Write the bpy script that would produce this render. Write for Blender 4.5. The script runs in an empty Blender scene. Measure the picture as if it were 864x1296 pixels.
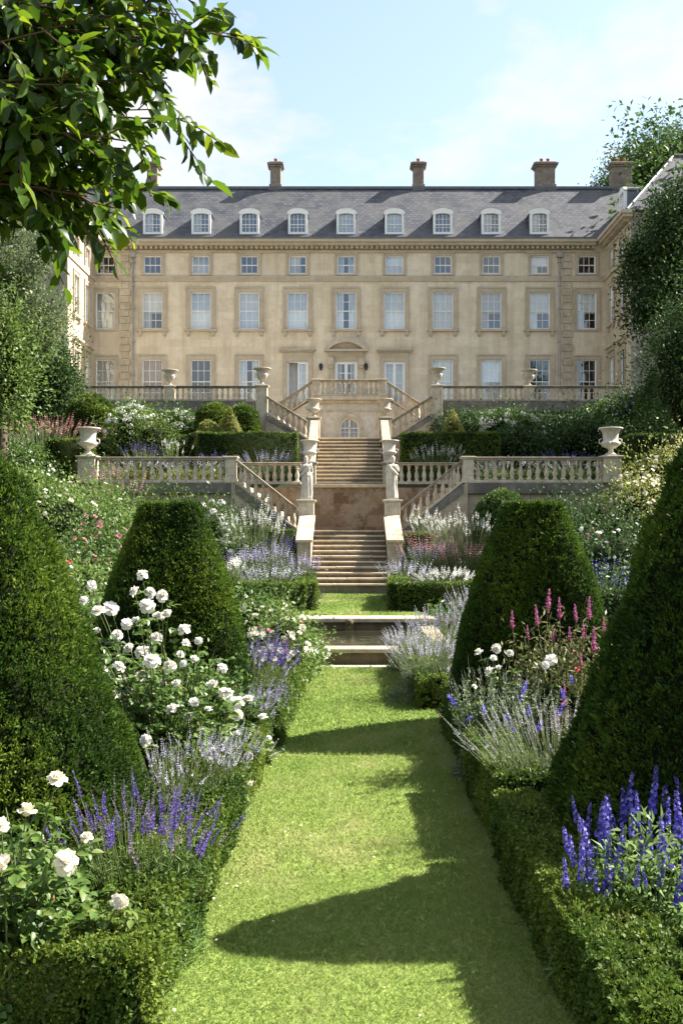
import bpy, bmesh, math, random
import numpy as np
from mathutils import Vector, Matrix, Quaternion

random.seed(11)
R = math.radians
S = bpy.context.scene
COL = S.collection
TAU = 2 * math.pi

# ------------------------------------------------------------------ camera measurements
FPX, CX, HY, EYE = 1300.0, 442.0, 672.0, 2.2       # focal length in photo pixels, axis column, horizon row, eye height


def X(px, d):
    return (px - CX) * d / FPX


def Z(py, d):
    return EYE + (HY - py) * d / FPX


# ------------------------------------------------------------------ objects
def link(o):
    COL.objects.link(o)
    return o


def tag(o, label=None, cat=None, group=None, kind=None):
    if label:
        o['label'] = label
    if cat:
        o['category'] = cat
    if group:
        o['group'] = group
    if kind:
        o['kind'] = kind
    return o


def thing(name, label, cat, loc=(0, 0, 0), group=None):
    o = bpy.data.objects.new(name, None)
    o.empty_display_size = .2
    o.location = loc
    link(o)
    return tag(o, label, cat, group)


def wloc(o):
    v = Vector((0, 0, 0))
    while o is not None:
        v += o.location
        o = o.parent
    return v


def put(name, data, parent=None, loc=(0, 0, 0), quat=None, scale=None):
    o = bpy.data.objects.new(name, data)
    o.location = loc
    if quat is not None:
        o.rotation_mode = 'QUATERNION'
        o.rotation_quaternion = quat
    if scale is not None:
        o.scale = (scale, scale, scale) if not hasattr(scale, '__len__') else scale
    o.parent = parent
    return link(o)


def set_uv(me):
    """metric UVs: u along the horizontal of each face, v up its slope"""
    n = len(me.loops)
    co = np.empty(len(me.vertices) * 3, np.float32)
    me.vertices.foreach_get('co', co)
    co = co.reshape(-1, 3)
    vi = np.empty(n, np.int32)
    me.loops.foreach_get('vertex_index', vi)
    nor = np.empty(len(me.polygons) * 3, np.float32)
    me.polygons.foreach_get('normal', nor)
    nor = nor.reshape(-1, 3)
    tot = np.empty(len(me.polygons), np.int32)
    me.polygons.foreach_get('loop_total', tot)
    nl = np.repeat(nor, tot, axis=0)
    u = np.stack([-nl[:, 1], nl[:, 0], np.zeros(n)], 1)
    ln = np.linalg.norm(u, axis=1)
    flat = ln < .08
    u[flat] = (1, 0, 0)
    ln[flat] = 1
    u /= ln[:, None]
    v = np.cross(nl, u)
    p = co[vi]
    uv = np.stack([(p * u).sum(1), (p * v).sum(1)], 1).astype(np.float32)
    lay = me.uv_layers.new(name='metres')
    lay.data.foreach_set('uv', uv.ravel())


class MB:
    """collects boxes, prisms and lathed shapes into one mesh (world coordinates, re-based to the parent on build)"""

    def __init__(self):
        self.v, self.f, self.m, self.s = [], [], [], []

    def add(self, verts, faces, mi=0, smooth=False):
        b = len(self.v)
        self.v += [tuple(p) for p in verts]
        for f in faces:
            self.f.append(tuple(b + i for i in f))
            self.m.append(mi)
            self.s.append(smooth)
        return self

    def hexa(self, c, mi=0):
        return self.add(c, [(0, 3, 2, 1), (4, 5, 6, 7), (0, 1, 5, 4), (1, 2, 6, 5), (2, 3, 7, 6), (3, 0, 4, 7)], mi)

    def box(self, x0, x1, y0, y1, z0, z1, mi=0):
        return self.hexa([(x0, y0, z0), (x1, y0, z0), (x1, y1, z0), (x0, y1, z0), (x0, y0, z1), (x1, y0, z1), (x1, y1, z1), (x0, y1, z1)], mi)

    def tbox(self, T, u0, u1, v0, v1, d0, d1, mi=0):
        return self.hexa([T(u, v, d) for v in (v0, v1) for (u, d) in ((u0, d0), (u1, d0), (u1, d1), (u0, d1))], mi)

    def bar(self, p0, p1, w, z0, z1, mi=0):
        """sheared bar: follows p0->p1 with vertical ends, z0..z1 above that line"""
        p0, p1 = Vector(p0), Vector(p1)
        d = Vector((p1.x - p0.x, p1.y - p0.y, 0)).normalized()
        n = Vector((-d.y, d.x, 0)) * w / 2
        lo, hi = Vector((0, 0, z0)), Vector((0, 0, z1))
        return self.hexa([p0 - n + lo, p1 - n + lo, p1 + n + lo, p0 + n + lo, p0 - n + hi, p1 - n + hi, p1 + n + hi, p0 + n + hi], mi)

    def prism(self, poly, T, d0, d1, mi=0):
        n = len(poly)
        vs = [T(u, v, d0) for u, v in poly] + [T(u, v, d1) for u, v in poly]
        fs = [tuple(range(n - 1, -1, -1)), tuple(range(n, 2 * n))]
        fs += [(i, (i + 1) % n, n + (i + 1) % n, n + i) for i in range(n)]
        return self.add(vs, fs, mi)

    def lathe(self, prof, c=(0, 0, 0), n=16, mi=0, fn=None, smooth=True):
        vs, fs = [], []
        for (r, z) in prof:
            for k in range(n):
                a = TAU * k / n
                rr = r * (fn(a, z) if fn else 1)
                vs.append((c[0] + rr * math.cos(a), c[1] + rr * math.sin(a), c[2] + z))
        for i in range(len(prof) - 1):
            for k in range(n):
                fs.append((i * n + k, i * n + (k + 1) % n, (i + 1) * n + (k + 1) % n, (i + 1) * n + k))
        fs.append(tuple(range(n - 1, -1, -1)))
        fs.append(tuple(range((len(prof) - 1) * n, len(prof) * n)))
        return self.add(vs, fs, mi, smooth)

    def tube(self, pts, rad, n=6, mi=0):
        pts = [Vector(p) for p in pts]
        vs, fs = [], []
        for i, p in enumerate(pts):
            t = (pts[min(i + 1, len(pts) - 1)] - pts[max(i - 1, 0)]).normalized()
            a = t.cross(Vector((0, 1, .13))).normalized()
            b = t.cross(a)
            r = rad[i] if hasattr(rad, '__len__') else rad
            for k in range(n):
                q = TAU * k / n
                vs.append(p + a * r * math.cos(q) + b * r * math.sin(q))
        for i in range(len(pts) - 1):
            for k in range(n):
                fs.append((i * n + k, i * n + (k + 1) % n, (i + 1) * n + (k + 1) % n, (i + 1) * n + k))
        fs.append(tuple(range((len(pts) - 1) * n, len(pts) * n)))
        return self.add(vs, fs, mi, True)

    def mesh(self, name, mats, off=(0, 0, 0), bevel=0, uv=True):
        me = bpy.data.meshes.new(name)
        off = Vector(off)
        me.from_pydata([Vector(p) - off for p in self.v], [], self.f)
        for m in (mats if isinstance(mats, (list, tuple)) else [mats]):
            me.materials.append(m)
        me.polygons.foreach_set('material_index', self.m)
        me.polygons.foreach_set('use_smooth', self.s)
        bm = bmesh.new()
        bm.from_mesh(me)
        bmesh.ops.recalc_face_normals(bm, faces=bm.faces)
        if bevel:
            es = [e for e in bm.edges if len(e.link_faces) == 2 and e.calc_face_angle(0) > .6 and not (e.link_faces[0].smooth)]
            bmesh.ops.bevel(bm, geom=es, offset=bevel, segments=1, affect='EDGES', clamp_overlap=True)
        bm.to_mesh(me)
        bm.free()
        if uv:
            set_uv(me)
        return me

    def build(self, name, mats, parent=None, bevel=0, at=None):
        if at is None:
            at = (0, 0, 0)
        off = wloc(parent) if parent is not None else Vector(at)
        me = self.mesh(name, mats, off, bevel)
        return put(name, me, parent, (0, 0, 0) if parent is not None else at)


# ------------------------------------------------------------------ materials
def newmat(name):
    m = bpy.data.materials.new(name)
    m.use_nodes = True
    nt = m.node_tree
    nt.nodes.clear()
    out = nt.nodes.new('ShaderNodeOutputMaterial')
    return m, nt, out


def N(nt, typ, **kw):
    n = nt.nodes.new('ShaderNode' + typ)
    for k, v in kw.items():
        if k in n.inputs.keys():
            n.inputs[k].default_value = v
        else:
            setattr(n, k, v)
    return n


def ramp(nt, fac, stops, interp='LINEAR'):
    r = nt.nodes.new('ShaderNodeValToRGB')
    r.color_ramp.interpolation = interp
    e = r.color_ramp.elements
    while len(e) < len(stops):
        e.new(.5)
    for i, (p, c) in enumerate(stops):
        e[i].position = p
        e[i].color = (c[0], c[1], c[2], 1) if hasattr(c, '__len__') else (c, c, c, 1)
    nt.links.new(fac, r.inputs[0])
    return r.outputs[0]


def mixc(nt, fac, a, b, mode='MIX'):
    m = nt.nodes.new('ShaderNodeMix')
    m.data_type = 'RGBA'
    m.blend_type = mode
    for sock, v in ((0, fac), (6, a), (7, b)):
        if isinstance(v, (int, float)):
            m.inputs[sock].default_value = v
        elif isinstance(v, (tuple, list)):
            m.inputs[sock].default_value = (v[0], v[1], v[2], 1)
        else:
            nt.links.new(v, m.inputs[sock])
    return m.outputs[2]


def noise(nt, vec, scale, detail=4, rough=.55, dist=0):
    n = N(nt, 'TexNoise', Scale=scale, Detail=detail, Roughness=rough, Distortion=dist)
    nt.links.new(vec, n.inputs['Vector'])
    return n.outputs['Fac']


def objco(nt):
    """position in the world, offset per object so that no two copies weather alike"""
    t = N(nt, 'NewGeometry')
    return t.outputs['Position']


def uvco(nt):
    t = N(nt, 'UVMap')
    t.uv_map = 'metres'
    return t.outputs[0]


def bump(nt, h, strength=.3, dist=.02):
    b = N(nt, 'Bump', Strength=strength, Distance=dist)
    nt.links.new(h, b.inputs['Height'])
    return b.outputs[0]


def principled(nt, out, col, rough=.8, nrm=None, spec=.3, **kw):
    p = N(nt, 'BsdfPrincipled')
    p.inputs['Roughness'].default_value = rough
    p.inputs['Specular IOR Level'].default_value = spec
    for k, v in kw.items():
        p.inputs[k].default_value = v
    if isinstance(col, (tuple, list)):
        p.inputs['Base Color'].default_value = (*col[:3], 1)
    else:
        nt.links.new(col, p.inputs['Base Color'])
    if nrm is not None:
        nt.links.new(nrm, p.inputs['Normal'])
    nt.links.new(p.outputs[0], out.inputs[0])
    return p


def stone(name, c, c2, dirt=(.10, .095, .085), dirt_amt=.35, block=None, mortar=.75, scale=1.0, bumps=.35, rough=.9, patch=.5, streak=0):
    """weathered ashlar: c..c2 blend in large patches, a darker growth in blotches and a lighter bloom"""
    m, nt, out = newmat(name)
    pos = objco(nt)
    big = noise(nt, pos, .55 * scale, 5, .6)
    mid = noise(nt, pos, 2.6 * scale, 6, .65)
    fine = noise(nt, pos, 34 * scale, 3, .7)
    col = mixc(nt, ramp(nt, big, [(.35, 0), (.65, 1)]), c, c2)
    if block:
        b = N(nt, 'TexBrick', Scale=1.0)
        b.inputs['Brick Width'].default_value, b.inputs['Row Height'].default_value = block
        b.inputs['Mortar Size'].default_value = .006
        b.inputs['Mortar Smooth'].default_value = .35
        b.inputs['Bias'].default_value = -.25
        b.inputs['Color1'].default_value = (1, 1, 1, 1)
        k = 1 - .25 * patch
        b.inputs['Color2'].default_value = (k, k * .97, k * .93, 1)
        b.inputs['Mortar'].default_value = (mortar, mortar * .97, mortar * .93, 1)
        nt.links.new(uvco(nt), b.inputs['Vector'])
        col = mixc(nt, .85, col, b.outputs['Color'], 'MULTIPLY')
    col = mixc(nt, ramp(nt, mid, [(.42, 0), (.72, dirt_amt)]), col, dirt)
    col = mixc(nt, ramp(nt, fine, [(.3, .22), (.62, 0)]), col, tuple(x * .55 for x in c))
    col = mixc(nt, ramp(nt, noise(nt, pos, 9 * scale, 4, .6), [(.6, 0), (.75, .3)]), col, tuple(min(.75, x * 1.35) for x in c))
    if streak:
        sm = N(nt, 'Mapping')
        sm.inputs['Scale'].default_value = (2.4, 2.4, .12)
        nt.links.new(pos, sm.inputs['Vector'])
        col = mixc(nt, ramp(nt, noise(nt, sm.outputs[0], 1.0, 6, .7), [(.48, 0), (.75, streak)]), col, tuple(x * .9 for x in dirt))
    h = mixc(nt, .5, fine, mid)
    principled(nt, out, col, rough, bump(nt, h, bumps, .02), .2)
    return m


def plain(name, c, rough=.6, spec=.3, var=.12, scale=6, **kw):
    m, nt, out = newmat(name)
    f = noise(nt, objco(nt), scale, 4)
    col = mixc(nt, ramp(nt, f, [(.3, 0), (.7, 1)]), tuple(x * (1 - var) for x in c), tuple(x * (1 + var) for x in c))
    principled(nt, out, col, rough, None, spec, **kw)
    return m


def leafmat(name, cols, trans=.35, rough=.5, spec=.35, tcol=None, patch=.0, pscale=1.5, brown=0):
    """each leaf has its own tone (attribute rnd); light passes through the blade"""
    m, nt, out = newmat(name)
    a = N(nt, 'Attribute')
    a.attribute_name = 'rnd'
    n = len(cols)
    col = ramp(nt, a.outputs['Fac'], [(i / (n - 1), c) for i, c in enumerate(cols)])
    if patch:
        f = noise(nt, objco(nt), pscale, 3)
        col = mixc(nt, ramp(nt, f, [(.38, 0), (.62, patch)]), col, tuple(x * .6 for x in cols[0]))
    if brown:      # thin, browned or freshly sheared places
        f = noise(nt, objco(nt), 5.5, 5, .7)
        col = mixc(nt, ramp(nt, f, [(.60, 0), (.72, brown)]), col, (.13, .085, .03))
    p = N(nt, 'BsdfPrincipled')
    p.inputs['Roughness'].default_value = rough
    p.inputs['Specular IOR Level'].default_value = spec
    nt.links.new(col, p.inputs['Base Color'])
    t = N(nt, 'BsdfTranslucent')
    if tcol:
        nt.links.new(mixc(nt, 1.0, col, tcol, 'MULTIPLY'), t.inputs['Color'])
    else:
        nt.links.new(col, t.inputs['Color'])
    mx = N(nt, 'MixShader', Fac=trans)
    nt.links.new(p.outputs[0], mx.inputs[1])
    nt.links.new(t.outputs[0], mx.inputs[2])
    nt.links.new(mx.outputs[0], out.inputs[0])
    return m
M = {}
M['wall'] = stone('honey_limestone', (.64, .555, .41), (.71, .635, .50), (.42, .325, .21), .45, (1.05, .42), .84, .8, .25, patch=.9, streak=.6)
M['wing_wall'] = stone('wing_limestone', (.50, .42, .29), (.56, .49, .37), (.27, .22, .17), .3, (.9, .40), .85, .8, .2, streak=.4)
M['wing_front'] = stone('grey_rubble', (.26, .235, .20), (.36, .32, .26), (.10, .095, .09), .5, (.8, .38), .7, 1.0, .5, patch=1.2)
M['trim'] = stone('dressed_stone', (.42, .355, .26), (.51, .44, .335), (.24, .20, .15), .35, None, scale=1.5, bumps=.2)
M['quoin'] = stone('quoin_stone', (.46, .40, .30), (.55, .47, .34), (.2, .16, .12), .45, (.75, .42), .6, 1.1, .3, patch=1.3)
M['balus'] = stone('weathered_stone', (.47, .40, .29), (.60, .53, .41), (.10, .095, .085), .5, None, scale=1.6, streak=.35)
M['balus_dark'] = stone('lichened_stone', (.13, .12, .105), (.24, .22, .185), (.06, .058, .055), .75, (1.3, .5), .7, 1.4, streak=.5)
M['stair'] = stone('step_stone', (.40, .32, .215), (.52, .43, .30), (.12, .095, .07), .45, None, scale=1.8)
M['riser'] = stone('shaded_riser_stone', (.145, .122, .09), (.23, .195, .148), (.06, .052, .04), .6, None, scale=1.8)  # darker than the treads: the shade on the risers is put into this colour
M['brown'] = stone('brown_ironstone', (.20, .105, .055), (.30, .19, .11), (.36, .27, .18), .5, (.62, .42), .55, 1.2, .6, patch=1.8)
M['garden_wall'] = stone('garden_wall_stone', (.36, .30, .21), (.47, .40, .29), (.13, .115, .09), .6, (.85, .34), .75, 1.2)
M['pale'] = stone('pale_marble', (.50, .455, .38), (.60, .56, .48), (.17, .15, .125), .4, None, scale=3.0, bumps=.15)
M['urn_grey'] = stone('grey_urn_stone', (.40, .355, .29), (.52, .47, .39), (.12, .11, .10), .5, None, scale=4.0, bumps=.25)
M['white'] = plain('white_paint', (.74, .74, .72), .45, .4, .05)
M['curtain'] = plain('curtain_cloth', (.84, .84, .82), .9, .1, .03)
M['warm_curtain'] = plain('tan_shutter', (.42, .27, .13), .8, .2, .15)
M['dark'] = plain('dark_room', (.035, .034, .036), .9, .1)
M['lead'] = plain('lead_sheet', (.10, .11, .125), .45, .5, .2, 3)
M['pipe'] = plain('pipe_metal', (.30, .29, .27), .5, .4, .2, 3)
M['iron'] = plain('black_iron', (.012, .012, .013), .5, .5)
M['clay'] = plain('clay_pot', (.32, .10, .05), .85, .2, .2)
M['brickstack'] = stone('chimney_brick', (.23, .18, .145), (.33, .28, .22), (.09, .08, .075), .5, (.24, .085), .7, 1.6, .4, patch=1.4)


def _slate():
    m, nt, out = newmat('slate')
    b = N(nt, 'TexBrick', Scale=1.0)
    b.inputs['Brick Width'].default_value, b.inputs['Row Height'].default_value = .32, .24
    b.inputs['Mortar Size'].default_value = .022
    b.inputs['Mortar Smooth'].default_value = .2
    b.inputs['Color1'].default_value = (.042, .047, .06, 1)
    b.inputs['Color2'].default_value = (.10, .105, .118, 1)
    b.inputs['Mortar'].default_value = (.022, .024, .03, 1)
    uv = uvco(nt)
    nt.links.new(uv, b.inputs['Vector'])
    pos = objco(nt)
    col = mixc(nt, ramp(nt, noise(nt, pos, .7, 6, .7), [(.4, 0), (.62, .6)]), b.outputs['Color'], (.125, .12, .112))
    st = N(nt, 'Mapping')
    st.inputs['Scale'].default_value = (2.2, .16, 1)
    nt.links.new(uv, st.inputs['Vector'])
    col = mixc(nt, ramp(nt, noise(nt, st.outputs[0], 1.0, 5, .7), [(.5, 0), (.72, .55)]), col, (.07, .07, .075))
    col = mixc(nt, ramp(nt, noise(nt, pos, 3.5, 5, .7), [(.62, 0), (.74, .5)]), col, (.22, .205, .17))
    principled(nt, out, col, .6, bump(nt, b.outputs['Fac'], -.8, .03), .35)
    return m


M['slate'] = _slate()


def _glass():
    m, nt, out = newmat('window_glass')
    t = N(nt, 'BsdfTransparent')
    t.inputs[0].default_value = (.86, .9, .92, 1)
    g = N(nt, 'BsdfGlossy', Roughness=.03)
    g.inputs['Color'].default_value = (.9, .95, 1, 1)
    nb = noise(nt, objco(nt), 2.0, 2)
    nt.links.new(bump(nt, nb, .06, .05), g.inputs['Normal'])
    f = N(nt, 'Fresnel', IOR=1.5)
    mr = N(nt, 'MapRange')
    mr.inputs['To Min'].default_value = .12
    mr.inputs['To Max'].default_value = 1.0
    nt.links.new(f.outputs[0], mr.inputs['Value'])
    x = N(nt, 'MixShader')
    nt.links.new(mr.outputs[0], x.inputs[0])
    nt.links.new(t.outputs[0], x.inputs[1])
    nt.links.new(g.outputs[0], x.inputs[2])
    nt.links.new(x.outputs[0], out.inputs[0])
    return m


M['glass'] = _glass()


def _water():
    m, nt, out = newmat('pond_water')
    pos = objco(nt)
    mp = N(nt, 'Mapping')
    mp.inputs['Scale'].default_value = (1, 2.5, 1)
    nt.links.new(pos, mp.inputs['Vector'])
    nb = noise(nt, mp.outputs[0], 2.2, 3, .5, .4)
    col = ramp(nt, noise(nt, pos, 1.1, 3), [(.4, (.016, .018, .010)), (.7, (.035, .032, .016))])
    principled(nt, out, col, .04, bump(nt, nb, .25, .03), .5)
    return m


M['water'] = _water()


def _lawn():
    m, nt, out = newmat('mown_lawn')
    pos = objco(nt)
    a = noise(nt, pos, .9, 5, .65)
    b = noise(nt, pos, 14, 4, .7)
    c = noise(nt, pos, 120, 2, .7)
    col = mixc(nt, ramp(nt, a, [(.35, 0), (.65, 1)]), (.19, .27, .055), (.265, .32, .085))
    col = mixc(nt, ramp(nt, b, [(.45, 0), (.75, .55)]), col, (.36, .34, .14))
    col = mixc(nt, ramp(nt, c, [(.35, .6), (.6, 0)]), col, (.11, .17, .025))
    principled(nt, out, col, .9, bump(nt, c, .5, .03), .1)
    return m


M['lawn'] = _lawn()


def _soil():
    m, nt, out = newmat('soil_and_litter')
    pos = objco(nt)
    a = noise(nt, pos, 1.2, 5, .65)
    b = noise(nt, pos, 18, 4, .7)
    col = mixc(nt, ramp(nt, b, [(.35, 0), (.65, 1)]), (.028, .022, .014), (.085, .062, .038))
    col = mixc(nt, ramp(nt, a, [(.40, 0), (.6, .85)]), col, (.035, .055, .016))
    principled(nt, out, col, .95, bump(nt, b, .8, .04), .1)
    return m


M['soil'] = _soil()
M['gravel'] = stone('pale_gravel', (.52, .47, .37), (.60, .54, .43), (.32, .27, .2), .35, None, scale=6, bumps=.6)
M['bark'] = stone('bark', (.10, .075, .05), (.16, .125, .09), (.05, .04, .03), .5, None, scale=6, bumps=.8)
M['twig'] = plain('brown_twig', (.10, .065, .035), .8, .2, .3, 20)
M['cane'] = plain('green_cane', (.075, .10, .03), .6, .3, .3, 20)

# foliage
M['yew'] = leafmat('yew_sprays', [(.010, .028, .006), (.028, .062, .010), (.07, .125, .014), (.155, .22, .024)], .33, .6, .15, brown=.45)
M['box'] = leafmat('box_leaves', [(.018, .042, .008), (.045, .088, .012), (.098, .15, .019), (.18, .22, .033)], .35, .55, .2, brown=.4)
M['core'] = plain('inner_twigs', (.012, .016, .006), .95, .05, .3)
M['leaf'] = leafmat('mid_green_leaves', [(.03, .065, .014), (.055, .105, .02), (.085, .15, .028), (.13, .19, .04)], .35, .5, .35)
M['leaf_light'] = leafmat('light_green_leaves', [(.065, .11, .025), (.10, .165, .035), (.15, .22, .05), (.22, .27, .075)], .4, .5, .3)
M['leaf_dark'] = leafmat('dark_green_leaves', [(.018, .042, .013), (.034, .07, .02), (.055, .10, .027), (.095, .145, .038)], .28, .6, .18)
M['leaf_rose'] = leafmat('rose_leaves', [(.03, .07, .015), (.06, .12, .022), (.10, .17, .034), (.165, .22, .05)], .42, .42, .4)
M['leaf_silver'] = leafmat('silver_leaves', [(.09, .13, .07), (.14, .19, .10), (.20, .25, .15), (.28, .31, .22)], .3, .7, .2)
M['leaf_feather'] = leafmat('feathery_leaves', [(.06, .12, .03), (.10, .18, .045), (.15, .24, .065), (.23, .30, .11)], .35, .6, .2)
M['leaf_olive'] = leafmat('grey_olive_leaves', [(.05, .08, .028), (.085, .125, .045), (.13, .17, .065), (.19, .22, .10)], .35, .55, .3)
M['leaf_gold'] = leafmat('golden_leaves', [(.12, .15, .03), (.19, .22, .05), (.28, .29, .085), (.40, .38, .16)], .35, .55, .3)
M['leaf_big'] = leafmat('glossy_leaves', [(.013, .038, .008), (.032, .075, .011), (.08, .145, .015), (.19, .24, .025)], .5, .33, .35, (1.5, 1.35, .7))
M['rosewhite'] = leafmat('white_petals', [(.66, .58, .44), (.78, .75, .66), (.82, .80, .74), (.84, .83, .79)], .3, .6, .2)
M['rosecream'] = leafmat('cream_petals', [(.72, .66, .50), (.80, .74, .60), (.82, .79, .68)], .3, .6, .2)
M['blossom_white'] = leafmat('white_blossom', [(.60, .60, .52), (.74, .74, .68), (.82, .82, .78)], .25, .7, .1)
M['lavender'] = leafmat('lavender_florets', [(.17, .145, .27), (.27, .24, .40), (.38, .35, .52), (.50, .48, .62)], .25, .8, .1)
M['lavpale'] = leafmat('pale_lavender_florets', [(.30, .28, .36), (.42, .40, .50), (.54, .53, .62), (.66, .65, .72)], .25, .8, .1)
M['lavgrey'] = leafmat('silvery_florets', [(.36, .34, .37), (.47, .45, .49), (.58, .56, .60), (.68, .66, .69)], .25, .8, .1)
M['violet'] = leafmat('violet_florets', [(.055, .03, .17), (.10, .06, .28), (.16, .11, .40), (.25, .19, .50)], .25, .7, .15)
M['mauve'] = leafmat('mauve_bracts', [(.16, .10, .18), (.24, .17, .26), (.33, .25, .34)], .25, .8, .1)
M['blue'] = leafmat('blue_florets', [(.035, .03, .22), (.075, .065, .40), (.17, .145, .56), (.36, .33, .72)], .3, .6, .15)
M['pink'] = leafmat('pink_florets', [(.26, .06, .15), (.40, .11, .25), (.52, .2, .36)], .3, .7, .1)
M['rosepink'] = leafmat('dusky_pink_florets', [(.42, .15, .17), (.54, .24, .26), (.62, .36, .36)], .3, .7, .1)
M['crimson'] = leafmat('crimson_petals', [(.40, .02, .05), (.58, .05, .10)], .25, .6, .2)
M['bud'] = leafmat('brown_buds', [(.10, .05, .03), (.20, .09, .05), (.26, .13, .07)], .1, .6, .2)
M['grass'] = leafmat('grass_blades', [(.13, .215, .04), (.19, .275, .06), (.27, .335, .095), (.42, .40, .19)], .45, .6, .2)


def _patched():
    """squared brown stones with paler and greyer replacements and lime bloom"""
    m, nt, out = newmat('patched_ironstone')
    uv = uvco(nt)
    pos = objco(nt)
    b = N(nt, 'TexBrick', Scale=1.0)
    b.inputs['Brick Width'].default_value, b.inputs['Row Height'].default_value = .62, .40
    b.inputs['Mortar Size'].default_value = .014
    b.inputs['Mortar Smooth'].default_value = .3
    b.inputs['Color1'].default_value = (0, 0, 0, 1)
    b.inputs['Color2'].default_value = (1, 1, 1, 1)
    b.inputs['Mortar'].default_value = (.45, .45, .45, 1)
    nt.links.new(uv, b.inputs['Vector'])
    blk = ramp(nt, b.outputs['Color'], [(0, (.13, .075, .042)), (.3, (.20, .13, .08)), (.55, (.165, .115, .078)), (.8, (.29, .215, .145)), (1, (.165, .095, .052))])
    col = mixc(nt, b.outputs['Fac'], blk, (.20, .155, .11))
    col = mixc(nt, ramp(nt, noise(nt, pos, 1.3, 6, .7, .6), [(.50, 0), (.58, .85)]), col, (.28, .23, .165))
    col = mixc(nt, ramp(nt, noise(nt, pos, 3.1, 6, .75), [(.52, 0), (.68, .75)]), col, (.10, .065, .04))
    col = mixc(nt, ramp(nt, noise(nt, pos, 22, 4, .7), [(.35, .4), (.6, 0)]), col, (.09, .055, .03))
    principled(nt, out, col, .95, bump(nt, b.outputs['Fac'], -.5, .02), .15)
    return m


M['brown'] = _patched()
M['rail'] = stone('worn_handrail_stone', (.33, .275, .195), (.44, .38, .29), (.09, .085, .075), .65, None, scale=1.8)
M['leaf_bronze'] = leafmat('bronze_leaves', [(.055, .06, .02), (.09, .105, .03), (.13, .155, .045), (.20, .19, .08)], .35, .55, .3)
M['pool_wall'] = stone('mossy_pool_stone', (.10, .075, .045), (.16, .125, .075), (.04, .045, .02), .6, (.7, .3), .6, 2.0, .5, streak=.5)
M['cream_curtain'] = plain('cream_curtain', (.74, .70, .60), .9, .1, .04)
M['grey_curtain'] = plain('grey_curtain', (.60, .61, .62), .9, .1, .06)
# ================================================================== THE HOUSE
YF = 62.0            # main front
XW, YW = 15.4, 56.2  # inner faces and fronts of the two wings
ZB, ZE = 8.3, 19.0   # foot of the walls, underside of the cornice
ZC = 19.7            # top of the cornice
house = thing('country_house', 'long honey coloured stone mansion with slate mansard roof above the terraces', 'house', (0, YF, ZB))


def Tfront(u, v, d):
    return (u, YF - d, v)


def Tright(u, v, d):     # inner face of the right-hand wing, u = depth
    return (XW - d, u, v)


def Tleft(u, v, d):
    return (-XW + d, u, v)


def Twing(u, v, d):      # fronts of the wings
    return (u, YW - d, v)


def holed_wall(T, u0, u1, v0, v1, holes, mi=0, depth=.22):
    """a wall face with real openings and reveals"""
    b = MB()
    us = sorted({u0, u1, *[h[0] for h in holes], *[h[1] for h in holes]})
    vs = sorted({v0, v1, *[h[2] for h in holes], *[h[3] for h in holes]})
    idx = {}

    def vid(u, v, d):
        k = (round(u, 4), round(v, 4), d)
        if k not in idx:
            idx[k] = len(b.v)
            b.v.append(T(u, v, d))
        return idx[k]
    for i in range(len(us) - 1):
        for j in range(len(vs) - 1):
            cu, cv = (us[i] + us[i + 1]) / 2, (vs[j] + vs[j + 1]) / 2
            if any(h[0] < cu < h[1] and h[2] < cv < h[3] for h in holes):
                continue
            b.f.append((vid(us[i], vs[j], 0), vid(us[i + 1], vs[j], 0), vid(us[i + 1], vs[j + 1], 0), vid(us[i], vs[j + 1], 0)))
            b.m.append(mi)
            b.s.append(False)
    for (a, c, e, g) in holes:
        q = [(a, e), (c, e), (c, g), (a, g)]
        for k in range(4):
            p, r = q[k], q[(k + 1) % 4]
            b.add([T(*p, 0), T(*r, 0), T(*r, -depth), T(*p, -depth)], [(0, 1, 2, 3)], mi)
    return b


def cloth(b, T, u0, u1, v0, v1, d, amp=.025, waves=5.0, mi=0, ph=0.0):
    n = max(6, int((u1 - u0) * 30))
    vs, fs = [], []
    for i in range(n + 1):
        u = u0 + (u1 - u0) * i / n
        dd = d + amp * math.sin(ph + waves * TAU * (u - u0)) + .4 * amp * math.sin(ph * 2 + 13 * (u - u0))
        vs += [T(u, v0, dd), T(u, v1, dd)]
    for i in range(n):
        fs.append((2 * i, 2 * i + 2, 2 * i + 3, 2 * i + 1))
    b.add(vs, fs, mi, True)


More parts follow.
